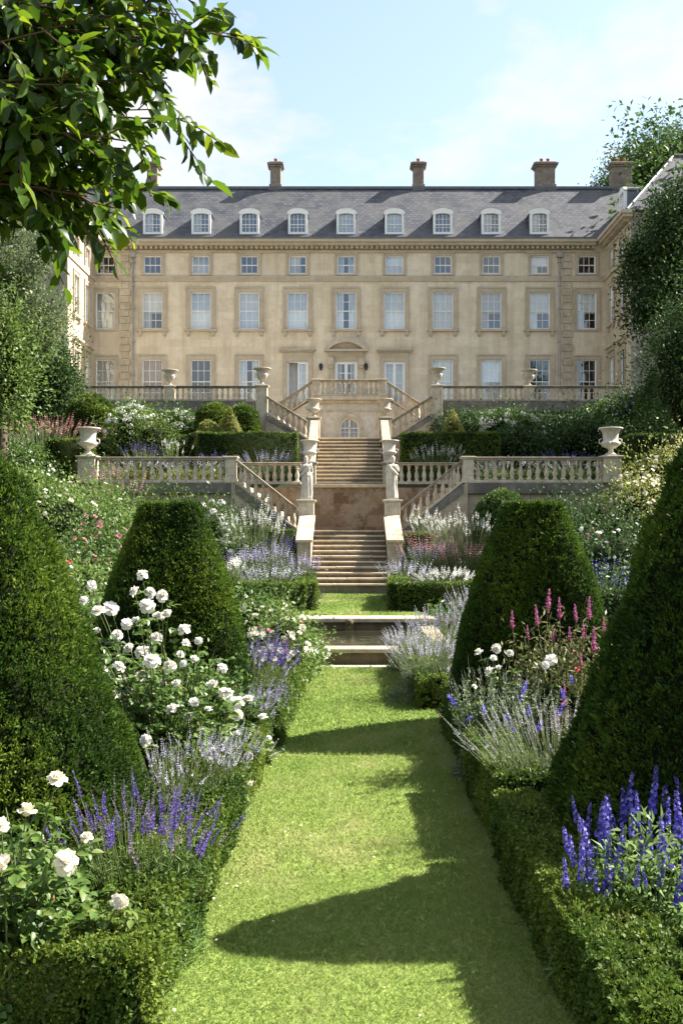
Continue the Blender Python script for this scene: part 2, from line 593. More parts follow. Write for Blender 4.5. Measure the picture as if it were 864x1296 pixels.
def window(T, cu, v0, v1, w, cols, rows, drape, sill=False, surround=.2, top=False, parent=None, ph=0.0):
    """sash window: white frame with bars > pane, stone surround, curtain"""
    u0, u1 = cu - w / 2, cu + w / 2
    f = MB()
    t = .06
    for (a, c, e, g) in ((u0, u0 + t, v0, v1), (u1 - t, u1, v0, v1), (u0 + t, u1 - t, v0, v0 + .09), (u0 + t, u1 - t, v1 - t, v1)):
        f.tbox(T, a, c, e, g, -.16, -.07)
    mid = (v0 + v1) / 2
    f.tbox(T, u0 + t, u1 - t, mid - .025, mid + .025, -.15, -.085)
    for k in range(1, cols):
        u = u0 + t + (w - 2 * t) * k / cols
        f.tbox(T, u - .013, u + .013, v0 + .09, v1 - t, -.14, -.1)
    for k in range(1, rows):
        v = v0 + (v1 - v0) * k / rows
        if abs(v - mid) > .05:
            f.tbox(T, u0 + t, u1 - t, v - .013, v + .013, -.138, -.102)
    win = f.build('window', M['white'], parent or house)
    p = MB()
    e1, e2 = random.uniform(-.018, .018), random.uniform(-.018, .018)
    for va, vb, dd in ((v0, mid, e1), (mid, v1, e2)):     # old sashes never sit quite true
        p.add([T(u0 + t, va, -.12 + dd), T(u1 - t, va, -.12 - dd), T(u1 - t, vb, -.12 - dd * .3), T(u0 + t, vb, -.12 + dd * .3)], [(0, 1, 2, 3)])
    p.build('pane', M['glass'], win)
    if surround:
        s = MB()
        g = surround
        lo = v0 if sill else v0 - g * .6
        s.tbox(T, u0 - g, u0, lo, v1 + g, .002, .055)
        s.tbox(T, u1, u1 + g, lo, v1 + g, .002, .055)
        s.tbox(T, u0, u1, v1, v1 + g, .002, .053)
        s.tbox(T, u0 - g - .03, u0 - g + .05, lo, v1 + g, .056, .085)
        s.tbox(T, u1 + g - .05, u1 + g + .03, lo, v1 + g, .056, .085)
        s.tbox(T, u0 - g - .03, u1 + g + .03, v1 + g + .002, v1 + g + .06, .002, .09)
        if sill:
            s.tbox(T, u0 - g - .12, u1 + g + .12, v0 - .13, v0 - .002, .002, .17)
            for q in (u0 - g + .02, u1 + g - .2):
                s.tbox(T, q, q + .18, v0 - .36, v0 - .132, .002, .13)
                s.tbox(T, q + .02, q + .16, v0 - .43, v0 - .362, .002, .08)
        else:
            s.tbox(T, u0, u1, v0 - g * .6, v0 - .002, .002, .07)
        s.build('surround', M['trim'], win)
    if drape != 'none':
        c = MB()
        if drape in ('full', 'tan'):
            cloth(c, T, u0, u1, v0, v1, -.26, .02, 4.5, 0, ph)
        elif drape == 'half':
            cloth(c, T, u0, u1, v0 + (v1 - v0) * .45, v1, -.26, .012, 3, 0, ph)
            cloth(c, T, u0, u0 + w * .42, v0, v1, -.3, .03, 5, 0, ph)
        elif drape == 'sides':
            cloth(c, T, u0, u0 + w * .38, v0, v1, -.28, .03, 6, 0, ph)
            cloth(c, T, u1 - w * .36, u1, v0, v1, -.28, .03, 6, 0, ph + 1)
        elif drape == 'left':
            cloth(c, T, u0, u0 + w * .6, v0, v1, -.28, .03, 5, 0, ph)
        c.build('curtain', M['warm_curtain' if drape == 'tan' else ('curtain', 'cream_curtain', 'curtain', 'grey_curtain')[int(ph * 10) % 4]], win)
    return win


BAY = 2.92
bays = [(-.2 + i * BAY) for i in range(-4, 5)]
ends = [-14.72, 14.32]
TOP = (17.72, 18.82)
FST = (14.38, 16.62)
GRD = (9.9, 12.55)
specs = []     # cu, v0, v1, w, cols, rows, drape, sill, surround
d_top = ['none', 'full', 'none', 'left', 'sides', 'full', 'none', 'none', 'half']
d_fst = ['half', 'full', 'full', 'full', 'sides', 'full', 'full', 'half', 'half']
d_grd = ['tan', 'none', 'sides', None, None, None, 'full', 'full', 'none']
for i, u in enumerate(bays):
    specs.append((u, *TOP, 1.06, 3, 2, d_top[i], False, .14))
    specs.append((u, *FST, 1.22, 3, 4, d_fst[i], True, .24))
    if d_grd[i] is not None:
        specs.append((u, *GRD, 1.22, 3, 4, d_grd[i], False, .24))
for u, dr in zip(ends, (('none', 'full', 'full'), ('none', 'half', 'none'))):
    specs.append((u, *TOP, 1.06, 3, 2, dr[0], False, .14))
    specs.append((u, *FST, 1.15, 3, 4, dr[1], False, .2))
    specs.append((u, *GRD, 1.15, 3, 4, dr[2], False, .2))
doors = [(bays[3], 1.28, 'side'), (bays[4], 1.34, 'main'), (bays[5], 1.28, 'side')]
holes = [(s[0] - s[3] / 2, s[0] + s[3] / 2, s[1], s[2]) for s in specs]
holes += [(u - w / 2, u + w / 2, 9.3, 12.45) for u, w, _ in doors]
holed_wall(Tfront, -XW, XW, ZB, ZC, holes).build('front_wall', M['wall'], house)
for k, s in enumerate(specs):
    window(Tfront, *s[:7], sill=s[7], surround=s[8], ph=k * 1.7)

# garden doors
for k, (u, w, kind) in enumerate(doors):
    f = MB()
    a, c, lo, hi = u - w / 2, u + w / 2, 9.3, 12.45
    f.tbox(Tfront, a, a + .07, lo, hi, -.17, -.07)
    f.tbox(Tfront, c - .07, c, lo, hi, -.17, -.07)
    f.tbox(Tfront, a + .07, c - .07, hi - .07, hi, -.17, -.07)
    for sgn, q0, q1 in ((-1, a + .07, u - .004), (1, u + .004, c - .07)):
        if k == 0 and sgn == -1:
            continue
        for (e, g, h, i) in ((q0, q0 + .08, lo, hi - .07), (q1 - .08, q1, lo, hi - .07), (q0 + .08, q1 - .08, lo, lo + .75), (q0 + .08, q1 - .08, hi - .16, hi - .07)):
            f.tbox(Tfront, e, g, h, i, -.15, -.09)
        for v in (lo + 1.25, lo + 1.85, lo + 2.45):
            f.tbox(Tfront, q0 + .08, q1 - .08, v - .02, v + .02, -.14, -.1)
        if kind == 'main':
            f.tbox(Tfront, (q0 + q1) / 2 - .015, (q0 + q1) / 2 + .015, lo + .75, hi - .16, -.138, -.102)
    if k == 0:   # its left leaf stands open, swung inwards
        f.box(a + .08, a + .13, YF + .2, YF + .82, lo, hi - .1)
    d = f.build('garden_door', M['white'], house)
    p = MB()
    x0 = u if k == 0 else a + .07
    p.add([Tfront(x0, lo + .7, -.12), Tfront(c - .07, lo + .7, -.12), Tfront(c - .07, hi - .08, -.12), Tfront(x0, hi - .08, -.12)], [(0, 1, 2, 3)])
    p.build('pane', M['glass'], d)
    if k == 0:
        wb = MB()
        cloth(wb, Tfront, a, u, lo, hi, -.75, .02, 3)
        wb.build('curtain', M['grey_curtain'], d)
    cb = MB()
    if kind == 'main':
        cloth(cb, Tfront, a, a + .3, lo, hi, -.5, .03, 6)
        cloth(cb, Tfront, c - .3, c, lo, hi, -.5, .03, 6)
    else:
        cloth(cb, Tfront, u + .02, c, lo, hi, -.4, .025, 5)
        if k == 2:
            cloth(cb, Tfront, a, u - .02, lo, hi, -.4, .025, 5, 0, 1)
    cb.build('curtain', M['curtain'], d)
    s = MB()
    g = .24 if kind == 'side' else .10
    s.tbox(Tfront, a - g, a, 9.2, hi + .25, .002, .08)
    s.tbox(Tfront, c, c + g, 9.2, hi + .25, .002, .08)
    s.tbox(Tfront, a, c, hi, hi + .25, .002, .078)
    if kind == 'side':
        s.tbox(Tfront, a - g, c + g, hi + .252, hi + .55, .002, .1)
        s.tbox(Tfront, a - g - .16, c + g + .16, hi + .552, hi + .63, .002, .26)
        s.tbox(Tfront, a - g - .22, c + g + .22, hi + .632, hi + .70, .002, .34)
    else:
        for q in (a - g - .3, c + g):     # pilasters with consoles
            s.tbox(Tfront, q, q + .3, 9.2, hi - .25, .002, .14)
            s.tbox(Tfront, q - .02, q + .32, hi - .248, hi + .2, .002, .3)
            s.tbox(Tfront, q + .03, q + .27, hi - .45, hi - .25, .15, .24)
            s.tbox(Tfront, q, q + .3, hi + .202, hi + .55, .002, .16)
        s.tbox(Tfront, a - g, c + g, hi + .252, hi + .55, .002, .11)
        hw = w / 2 + g + .54
        s.tbox(Tfront, u - hw, u + hw, hi + .552, hi + .68, .002, .42)
        # segmental pediment
        rise, n = .62, 20
        rad = (hw * hw + rise * rise) / (2 * rise)
        ang = math.asin(hw / rad)
        zc = hi + .68 + rise - rad
        out_, in_ = [], []
        for q in range(n + 1):
            t_ = -ang + 2 * ang * q / n
            out_.append((u + rad * math.sin(t_), zc + rad * math.cos(t_)))
        for q in range(n + 1):
            t_ = -ang + 2 * ang * q / n
            in_.append((u + (rad - .2) * math.sin(t_) * .97, max(hi + .682, zc + (rad - .2) * math.cos(t_))))
        for q in range(n):
            s.prism([out_[q], out_[q + 1], in_[q + 1], in_[q]], Tfront, .004, .42)
        s.prism([(u - hw + .1, hi + .683)] + in_[1:-1][::1] + [(u + hw - .1, hi + .683)], Tfront, .003, .12)
    s.build('surround', M['trim'], d)
st = MB()
for k in range(3):
    st.box(bays[3] - 1.3, bays[5] + 1.3, YF - 1.2 + .38 * k, YF - .02, ZB + .02 + .31 * k, ZB + .31 * (k + 1))
st.build('doorstep', M['stair'], house, .02)

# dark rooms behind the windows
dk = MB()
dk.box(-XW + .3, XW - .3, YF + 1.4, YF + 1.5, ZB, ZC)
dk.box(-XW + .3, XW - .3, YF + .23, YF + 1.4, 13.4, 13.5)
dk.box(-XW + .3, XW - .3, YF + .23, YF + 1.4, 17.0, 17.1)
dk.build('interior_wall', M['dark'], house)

# bands, cornice, quoins
tr = MB()
tr.box(-XW, XW, YF - .09, YF - .002, 17.28, 17.40)
tr.box(-XW, XW, YF - .06, YF - .002, 17.402, 17.60)
tr.build('string_course', M['trim'], house)
tr = MB()
tr.box(-XW, XW, YF - .16, YF - .002, ZB, 9.25)
tr.build('plinth', M['trim'], house)


def cornice(T, u0, u1, e0=0, e1=0):
    c = MB()
    c.tbox(T, u0, u1, ZE, ZE + .14, .002, .1)
    c.tbox(T, u0 - e0 * .3, u1 + e1 * .3, ZE + .36, ZE + .52, .002, .5)
    c.tbox(T, u0 - e0 * .4, u1 + e1 * .4, ZE + .522, ZE + .70, .002, .62)
    n = int((u1 - u0) / .30)
    for i in range(n):
        u = u0 + (i + .5) * (u1 - u0) / n
        c.tbox(T, u - .08, u + .08, ZE + .20, ZE + .358, .002, .34)
    return c


cornice(Tfront, -XW + .63, XW - .63).build('cornice', M['trim'], house)
for sgn in (-1, 1):
    for z0, z1 in ((9.27, 17.25), (17.62, 18.98)):
        q = MB()
        k, z = 0, z0
        while z + .40 < z1:
            w = .32 if k % 2 else .23
            qx = -13.52 if sgn < 0 else 13.14
            q.box(qx - w, qx + w, YF - .07, YF - .002, z, z + .40)
            z += .42
            k += 1
        q.build('quoins', M['quoin'], house, .012)
for sgn in (-1, 1):
    pp = MB()
    x = -13.02 if sgn < 0 else 12.66
    pp.tube([(x, YF - .13, 8.4), (x, YF - .13, 19.0)], .055, 10)
    for z in (9.6, 11.6, 13.6, 15.6, 17.0, 18.4):
        pp.box(x - .1, x + .1, YF - .2, YF - .003, z, z + .07)
    pp.box(x - .16, x + .16, YF - .26, YF - .02, 18.7, 19.0)
    pp.build('drainpipe', M['pipe'], house)

# wings
for sgn, T in ((-1, Tleft), (1, Tright)):
    ws = []
    for u in (57.9, 60.3):
        ws += [(u, *TOP, .95, 3, 2, 'none' if sgn > 0 else 'full', False, .12), (u, *FST, 1.0, 3, 4, 'half', True, .18), (u, 9.9, 12.4, 1.0, 3, 4, 'none', False, .18)]
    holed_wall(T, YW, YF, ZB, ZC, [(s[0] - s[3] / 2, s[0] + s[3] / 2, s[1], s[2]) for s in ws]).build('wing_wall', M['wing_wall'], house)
    for k, s in enumerate(ws):
        window(T, *s[:7], sill=s[7], surround=s[8], ph=k + 3)
    b = MB()
    b.tbox(T, YW, YF, 17.28, 17.58, .002, .085)
    b.build('string_course', M['trim'], house)
    b = MB()
    b.tbox(T, YW, YF - .17, ZB, 9.25, .002, .15)
    b.build('plinth', M['trim'], house)
    for u in (57.9, 60.3):
        b = MB()
        b.tbox(T, u - .85, u + .85, 12.95, 13.06, .002, .28)
        b.tbox(T, u - .75, u + .75, 12.75, 12.948, .002, .14)
        b.build('window_hood', M['trim'], house)
    cornice(T, YW, YF - .63, 1, 0).build('cornice', M['trim'], house)
    fr = [(sgn * 18.4, *FST, 1.2), (sgn * 18.4, 9.9, 12.5, 1.2), (sgn * 18.4, *TOP, 1.05), (sgn * 22, *FST, 1.2), (sgn * 22, 9.9, 12.5, 1.2)]
    x0, x1 = sorted((sgn * XW, sgn * 26.5))
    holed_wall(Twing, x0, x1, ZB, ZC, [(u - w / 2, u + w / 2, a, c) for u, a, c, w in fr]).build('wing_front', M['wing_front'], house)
    for k, (u, a, c, w) in enumerate(fr):
        window(Twing, u, a, c, w, 3, 4, 'none', surround=.18, ph=k)
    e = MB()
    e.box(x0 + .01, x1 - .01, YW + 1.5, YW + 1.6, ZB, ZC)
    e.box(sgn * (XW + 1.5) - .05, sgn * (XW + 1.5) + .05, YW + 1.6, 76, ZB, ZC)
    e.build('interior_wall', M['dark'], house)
    e = MB()
    e.box(sgn * 26.5 - .01, sgn * 26.5 + .01, YW + .01, 76, ZB, ZC)
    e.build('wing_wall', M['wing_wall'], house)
    cornice(Twing, x0 + (.0 if sgn < 0 else .63), x1 - (.63 if sgn < 0 else 0), 0, 0).build('cornice', M['trim'], house)
    b = MB()
    b.box(x0 - (.12 if sgn > 0 else 0), x1 + (.12 if sgn < 0 else 0), YW - .12, YW - .002, ZB, 9.3)
    b.build('plinth', M['quoin'], house)

# roofs
ZR = 24.0
r = MB()
P = [(YF - .3, ZC + .02), (YF + 3.4, ZR), (YF + 10, ZR + .05), (YF + 14, ZC + .02)]
vs = [(x, y, z) for x in (-19, 19) for y, z in P]
r.add(vs, [(0, 4, 5, 1), (1, 5, 6, 2), (2, 6, 7, 3), (0, 1, 2, 3), (4, 7, 6, 5)])
roof = r.build('roof', M['slate'], house)
r = MB()
r.box(-18.6, 18.6, YF + 3.3, YF + 3.62, ZR - .02, ZR + .14)
r.box(-XW + .62, XW - .62, YF - .66, YF - .3, ZC + .012, ZC + .09)
r.build('lead_capping', M['lead'], roof)
for sgn in (-1, 1):
    a, c = sgn * (XW - .3), sgn * 26.9
    lo = [(a, YW - .3), (c, YW - .3), (c, 76), (a, 76)]
    hi = [(a + sgn * 3.7, YW + 3.4), (c - sgn * 3.7, YW + 3.4), (c - sgn * 3.7, 73), (a + sgn * 3.7, 73)]
    r = MB()
    r.add([(x, y, ZC + .02) for x, y in lo] + [(x, y, ZR - .03) for x, y in hi], [(0, 1, 5, 4), (1, 2, 6, 5), (2, 3, 7, 6), (3, 0, 4, 7), (4, 5, 6, 7), (0, 3, 2, 1)])
    wr = r.build('wing_roof', M['slate'], house)
    r = MB()
    for p, s_ in zip(lo, hi):
        r.tube([(p[0], p[1], ZC + .05), (s_[0], s_[1], ZR)], .065, 6)
    for k in range(4):
        p, s_ = hi[k], hi[(k + 1) % 4]
        r.tube([(p[0], p[1], ZR), (s_[0], s_[1], ZR)], .1, 6)
    r.build('lead_capping', M['lead'], wr)


def dormer(cx, face='front'):
    if face == 'front':
        def T(u, v, d):
            return (cx + u, YF + .12 - d, v)
    else:
        def T(u, v, d):
            return (XW - .1 - d + .22, cx + u, v)
    z0, z1, hw = 20.15, 21.35, .58
    b = MB()
    b.tbox(T, -hw, -hw + .14, z0, z1, -.1, .06)
    b.tbox(T, hw - .14, hw, z0, z1, -.1, .06)
    b.tbox(T, -hw + .14, hw - .14, z0, z0 + .14, -.1, .06)
    n = 10
    arc = [(hw * 1.12 * math.cos(math.pi * k / n), z1 + .30 * math.sin(math.pi * k / n) + .06) for k in range(n + 1)]
    arc2 = [(.44 * math.cos(math.pi * k / n), z1 + .10 * math.sin(math.pi * k / n) - .04) for k in range(n + 1)]
    for k in range(n):
        b.prism([arc[k], arc[k + 1], arc2[k + 1], arc2[k]], T, -.1, .09)
    b.tbox(T, -.02, .02, z0 + .14, z1, -.06, -.02)
    b.tbox(T, -hw + .14, hw - .14, (z0 + z1) / 2 - .025, (z0 + z1) / 2 + .025, -.06, -.015)
    for f in (.27, .75):
        v = z0 + .14 + (z1 - z0 - .14) * f
        b.tbox(T, -hw + .14, hw - .14, v - .012, v + .012, -.06, -.025)
    for u in (-.23, .23):
        b.tbox(T, u - .012, u + .012, z0 + .14, z1, -.06, -.025)
    d = b.build('dormer', M['white'], house)
    p = MB()
    p.add([T(-.46, z0 + .1, -.045), T(.46, z0 + .1, -.045), T(.46, z1 + .05, -.045), T(-.46, z1 + .05, -.045)], [(0, 1, 2, 3)])
    p.build('pane', M['glass'], d)
    c = MB()
    k = int(abs(cx) * 7) % 3
    if k != 0:
        cloth(c, T, -.46, .46 if k == 1 else 0.0, z0 + .1, z1 + .05, -.16, .012, 4)
        c.build('curtain', M['curtain'], d)
    s = MB()
    s.tbox(T, -hw + .02, -hw + .1, z0, z1 + .1, -2.6, -.101)
    s.tbox(T, hw - .1, hw - .02, z0, z1 + .1, -2.6, -.101)
    s.tbox(T, -.46, .46, z0, z1, -.5, -.45)
    for k in range(n):
        s.prism([arc[k], arc[k + 1], (arc[k + 1][0] * .9, arc[k + 1][1] - .06), (arc[k][0] * .9, arc[k][1] - .06)], T, -3.0, -.101)
    s.build('dormer_side', M['lead'], d)
    return d


for u in bays:
    dormer(u)
dormer(58.4, 'wing')


def chimney(x, y, w, dpt, h, pots):
    b = MB()
    z = ZR - .6
    b.box(x - w / 2, x + w / 2, y - dpt / 2, y + dpt / 2, z, ZR + h - .34)
    b.box(x - w / 2 - .07, x + w / 2 + .07, y - dpt / 2 - .07, y + dpt / 2 + .07, z, ZR + .3)
    b.box(x - w / 2 - .08, x + w / 2 + .08, y - dpt / 2 - .08, y + dpt / 2 + .08, ZR + h - .338, ZR + h - .22)
    b.box(x - w / 2 - .18, x + w / 2 + .18, y - dpt / 2 - .18, y + dpt / 2 + .18, ZR + h - .218, ZR + h - .08)
    b.box(x - w / 2 - .05, x + w / 2 + .05, y - dpt / 2 - .05, y + dpt / 2 + .05, ZR + h - .078, ZR + h)
    c = b.build('chimney', M['brickstack'], house, .015)
    for k in range(pots):
        q = MB()
        q.lathe([(.12, 0), (.10, .2), (.12, .26), (.12, .3), (.085, .3)], (x + (k - (pots - 1) / 2) * .42, y, ZR + h + .002), 10)
        q.build('chimney_pot', M['clay'], c)


for px, w, pots in ((194, .66, 1), (349, .66, 1), (529, .66, 1), (689, 1.2, 2), (785, 1.25, 2)):
    chimney(X(px, 65.8), 65.8, w, .8, 1.75, pots)

for px, lab in ((406, 'small black wall lantern between the half open door and the pedimented door'), (463, 'small black wall lantern between the pedimented door and the closed side door')):
    t = thing('wall_lantern', lab, 'lantern', (X(px, YF), YF - .02, 12.2), 'lanterns beside the main door')
    b = MB()
    x = X(px, YF)
    b.tbox(Tfront, x - .03, x + .03, 12.12, 12.3, .003, .05)
    b.tube([(x, YF - .05, 12.25), (x, YF - .2, 12.3), (x, YF - .24, 12.22)], .014, 6)
    b.build('bracket', M['iron'], t)
    b = MB()
    b.lathe([(.02, .2), (.13, .12), (.10, .1), (.13, .02), (.075, -.2), (.02, -.24)], (x, YF - .24, 12.1), 8, smooth=False)
    b.build('lamp_body', M['iron'], t)
# ================================================================== GROUND
def sst(a, b, x):
    t = min(1, max(0, (x - a) / (b - a)))
    return t * t * (3 - 2 * t)


Z1, Z2, Z3 = 3.85, 6.03, 8.3      # lower terrace, upper stair head, main terrace
GL = .35                           # lawn before the steps


def ground(x, y):
    ax = abs(x)
    cliff = 36.2 if ax < 3.8 else 34.3
    side = sst(13, 34, y) * 3.4 + sst(34, 50, y) * 4.9
    if y < cliff - .05:
        c = 0 if y < 21.05 else GL
        return c + (side - c) * sst(4.6, 10.5, ax) if side > c else c
    if y < 49.9:
        bank = Z1 + (7.3 - Z1) * sst(39, 50, y)
        if ax < 4.8:
            bank = Z1 + (bank - Z1) * sst(2.4, 4.4, ax)
        return bank + (side - bank) * sst(9.3, 12.5, ax)
    return Z3


xs = [-900, -300, -120, -70, -45] + [-34 + 1.0 * i for i in range(22)] + [-12 + .4 * i for i in range(61)] + [13 + i for i in range(22)] + [45, 70, 120, 300, 900]
xs = sorted(set([round(v, 3) for v in xs] + [-3.83, -3.77, 3.77, 3.83]))
ys = [-200, -60, -20, -8] + [-4 + .5 * i for i in range(109)] + [52, 56, 62, 76, 90, 140, 300, 1500]
ys = sorted(set([round(v, 3) for v in ys] + [21.02, 21.08, 34.22, 34.28, 36.12, 36.18, 49.86, 49.92]))
gv = [(x, y, ground(x, y)) for y in ys for x in xs]
nx = len(xs)
gf = [(j * nx + i, j * nx + i + 1, (j + 1) * nx + i + 1, (j + 1) * nx + i) for j in range(len(ys) - 1) for i in range(nx - 1)]
b = MB()
b.add(gv, gf, 0, True)
tag(b.build('ground', M['soil']), kind='structure')


def sheet(name, pts, z, mat, sub=24):
    """a thin sheet between two edges, subdivided, its rims a little uneven"""
    b = MB()
    (xa0, xb0, y0), (xa1, xb1, y1) = pts
    rng = random.Random(name)
    vs = []
    for i in range(sub + 1):
        t = i / sub
        a, c, y = xa0 + (xa1 - xa0) * t, xb0 + (xb1 - xb0) * t, y0 + (y1 - y0) * t
        vs += [(a + rng.uniform(-.02, .02), y, z), (c + rng.uniform(-.02, .02), y, z)]
    b.add(vs, [(2 * i, 2 * i + 1, 2 * i + 3, 2 * i + 2) for i in range(sub)], 0)
    return tag(b.build(name, mat), kind='structure')


sheet('lawn_path', [(-.98, 1.05, -6), (-.98, 1.05, 16.55)], .006, M['lawn'], 60)
sheet('lawn', [(-1.6, 1.6, 21.55), (-1.6, 1.6, 30.0)], GL + .006, M['lawn'], 40)
sheet('gravel_strip', [(-1.4, 1.4, 16.55), (-1.4, 1.4, 16.85)], .008, M['gravel'], 3)
sheet('terrace_paving', [(-15, 15, 50.3), (-15, 15, 61.6)], Z3 + .006, M['gravel'], 6)

# ================================================================== POOL
pool = thing('garden_pool', 'rectangular stone rimmed pool across the end of the lawn path', 'pool', (0, 17, 0))
b = MB()
b.box(-1.7, 1.7, 16.85, 17.05, 0, .20)
b.build('front_wall', M['pool_wall'], pool)
b = MB()
b.box(-1.75, 1.75, 16.80, 17.22, .202, .275)
b.box(-1.75, -1.4, 17.22, 20.9, .202, .275)
b.box(1.4, 1.75, 17.22, 20.9, .202, .275)
b.build('coping', M['rail'], pool, .015)
b = MB()
b.box(-1.6, 1.6, 20.9, 21.2, .0, .34)
b.build('rear_wall', M['pool_wall'], pool)
b = MB()
b.box(-1.75, 1.75, 20.80, 21.5, .342, .43)
b.build('rear_coping', M['rail'], pool, .015)
b = MB()
b.box(-.09, .09, 20.78, 20.9, .16, .34)
b.lathe([(.02, 0), (.07, .03), (.08, .09), (.05, .12), (.02, .13)], (0, 20.72, .29), 10)
b.build('water_spout', M['pool_wall'], pool)
b = MB()
b.add([(-1.4, 17.05, .19), (1.4, 17.05, .19), (1.4, 20.9, .19), (-1.4, 20.9, .19)], [(0, 1, 2, 3)])
tag(b.build('water', M['water']), kind='structure')

# ================================================================== STEPS, WALLS, BALUSTRADES
BP = [(.085, 0), (.085, .05), (.06, .06), (.055, .09), (.075, .15), (.085, .21), (.075, .28), (.048, .36), (.038, .42), (.045, .44), (.06, .45), (.06, .475), (.045, .49), (.055, .53), (.082, .54), (.082, .58)]
_bal = {}


def baluster_mesh(h, mat):
    k = (round(h, 2), mat)
    if k not in _bal:
        m = MB()
        s = h / .58
        m.lathe([(r_, z * s) for r_, z in BP], (0, 0, 0), 10)
        _bal[k] = m.mesh('baluster', M[mat])
    return _bal[k]


def balustrade(label, p0, p1, group, H=.82, mat='balus', gap=.27, base=.1, cap=.1, w=.22, rail='rail', plinth_mat=None):
    """balusters between a plinth and a handrail, level or raking"""
    p0, p1 = Vector(p0), Vector(p1)
    t = thing('balustrade', label, 'balustrade', p0, group)
    m = MB()
    m.bar(p0, p1, w + .04, 0, base)
    m.build('plinth', M[plinth_mat or mat], t, .012)
    m = MB()
    m.bar(p0, p1, w + .02, H - cap, H - cap * .35)
    m.bar(p0, p1, w + .1, H - cap * .34, H)
    m.build('handrail', M[rail], t, .012)
    L = Vector((p1.x - p0.x, p1.y - p0.y, 0)).length
    n = max(2, int(L / gap))
    rise = abs(p1.z - p0.z) / n
    me = baluster_mesh(H - base - cap + rise * .45, mat)
    for i in range(n):
        q = p0.lerp(p1, (i + .5) / n)
        put('baluster', me, t, (q.x - p0.x, q.y - p0.y, q.z - p0.z + base - rise * .25), Quaternion((0, 0, 1), random.uniform(0, .6)))
    return t


def pier(label, x, y, z0, z1, w, group, mat='balus', capw=.07, d=None):
    t = thing('stone_pier', label, 'pier', (x, y, z0), group)
    d = d or w
    m = MB()
    m.box(x - w / 2, x + w / 2, y - d / 2, y + d / 2, z0, z1 - .1)
    m.box(x - w / 2 - .03, x + w / 2 + .03, y - d / 2 - .03, y + d / 2 + .03, z0, z0 + .14)
    hh = z1 - z0
    if hh > .6:       # a raised panel on the faces
        m.box(x - w * .32, x + w * .32, y - d / 2 - .015, y - d / 2 - .001, z0 + .24, z1 - .22)
    m.build('shaft', M[mat], t, .012)
    m = MB()
    m.box(x - w / 2 - capw * .5, x + w / 2 + capw * .5, y - d / 2 - capw * .5, y + d / 2 + capw * .5, z1 - .098, z1 - .06)
    m.box(x - w / 2 - capw, x + w / 2 + capw, y - d / 2 - capw, y + d / 2 + capw, z1 - .058, z1)
    m.build('cap', M[mat], t, .012)
    return t


def gwall(name, label, boxes, mats, group=None, coping=None):
    bx = boxes[0]
    t = thing(name, label, 'wall', ((bx[0] + bx[1]) / 2, bx[2], bx[4]), group)
    m = MB()
    for q_ in boxes:
        m.box(*q_)
    m.build('masonry', M[mats[0]], t)
    if coping:
        m = MB()
        for q_ in coping:
            m.box(*q_)
        m.build('coping', M[mats[1]], t, .015)
    return t


def stairs(label, x0, x1, y0, z0, n, tread, rise, first=None, group=None):
    """flight climbing away from the path: each step a slab with a lit nosing over a shaded riser, both put into the stone colour"""
    t = thing('stone_steps', label, 'steps', ((x0 + x1) / 2, y0, z0), group)
    rng = random.Random(label)
    z = z0
    for i in range(n):
        h = (first if (first and i == 0) else rise)
        y = y0 + i * tread
        m = MB()
        cuts = sorted([x0, x1] + [x0 + (x1 - x0) * rng.uniform(.2, .8) for _ in range(2)])
        for a, c in zip(cuts[:-1], cuts[1:]):
            dz = rng.uniform(-.006, .006)
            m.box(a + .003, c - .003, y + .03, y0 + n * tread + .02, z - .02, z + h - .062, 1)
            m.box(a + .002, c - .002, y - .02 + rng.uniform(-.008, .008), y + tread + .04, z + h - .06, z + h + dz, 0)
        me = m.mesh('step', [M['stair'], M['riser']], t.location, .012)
        put('step', me, t)
        z += h
    return t


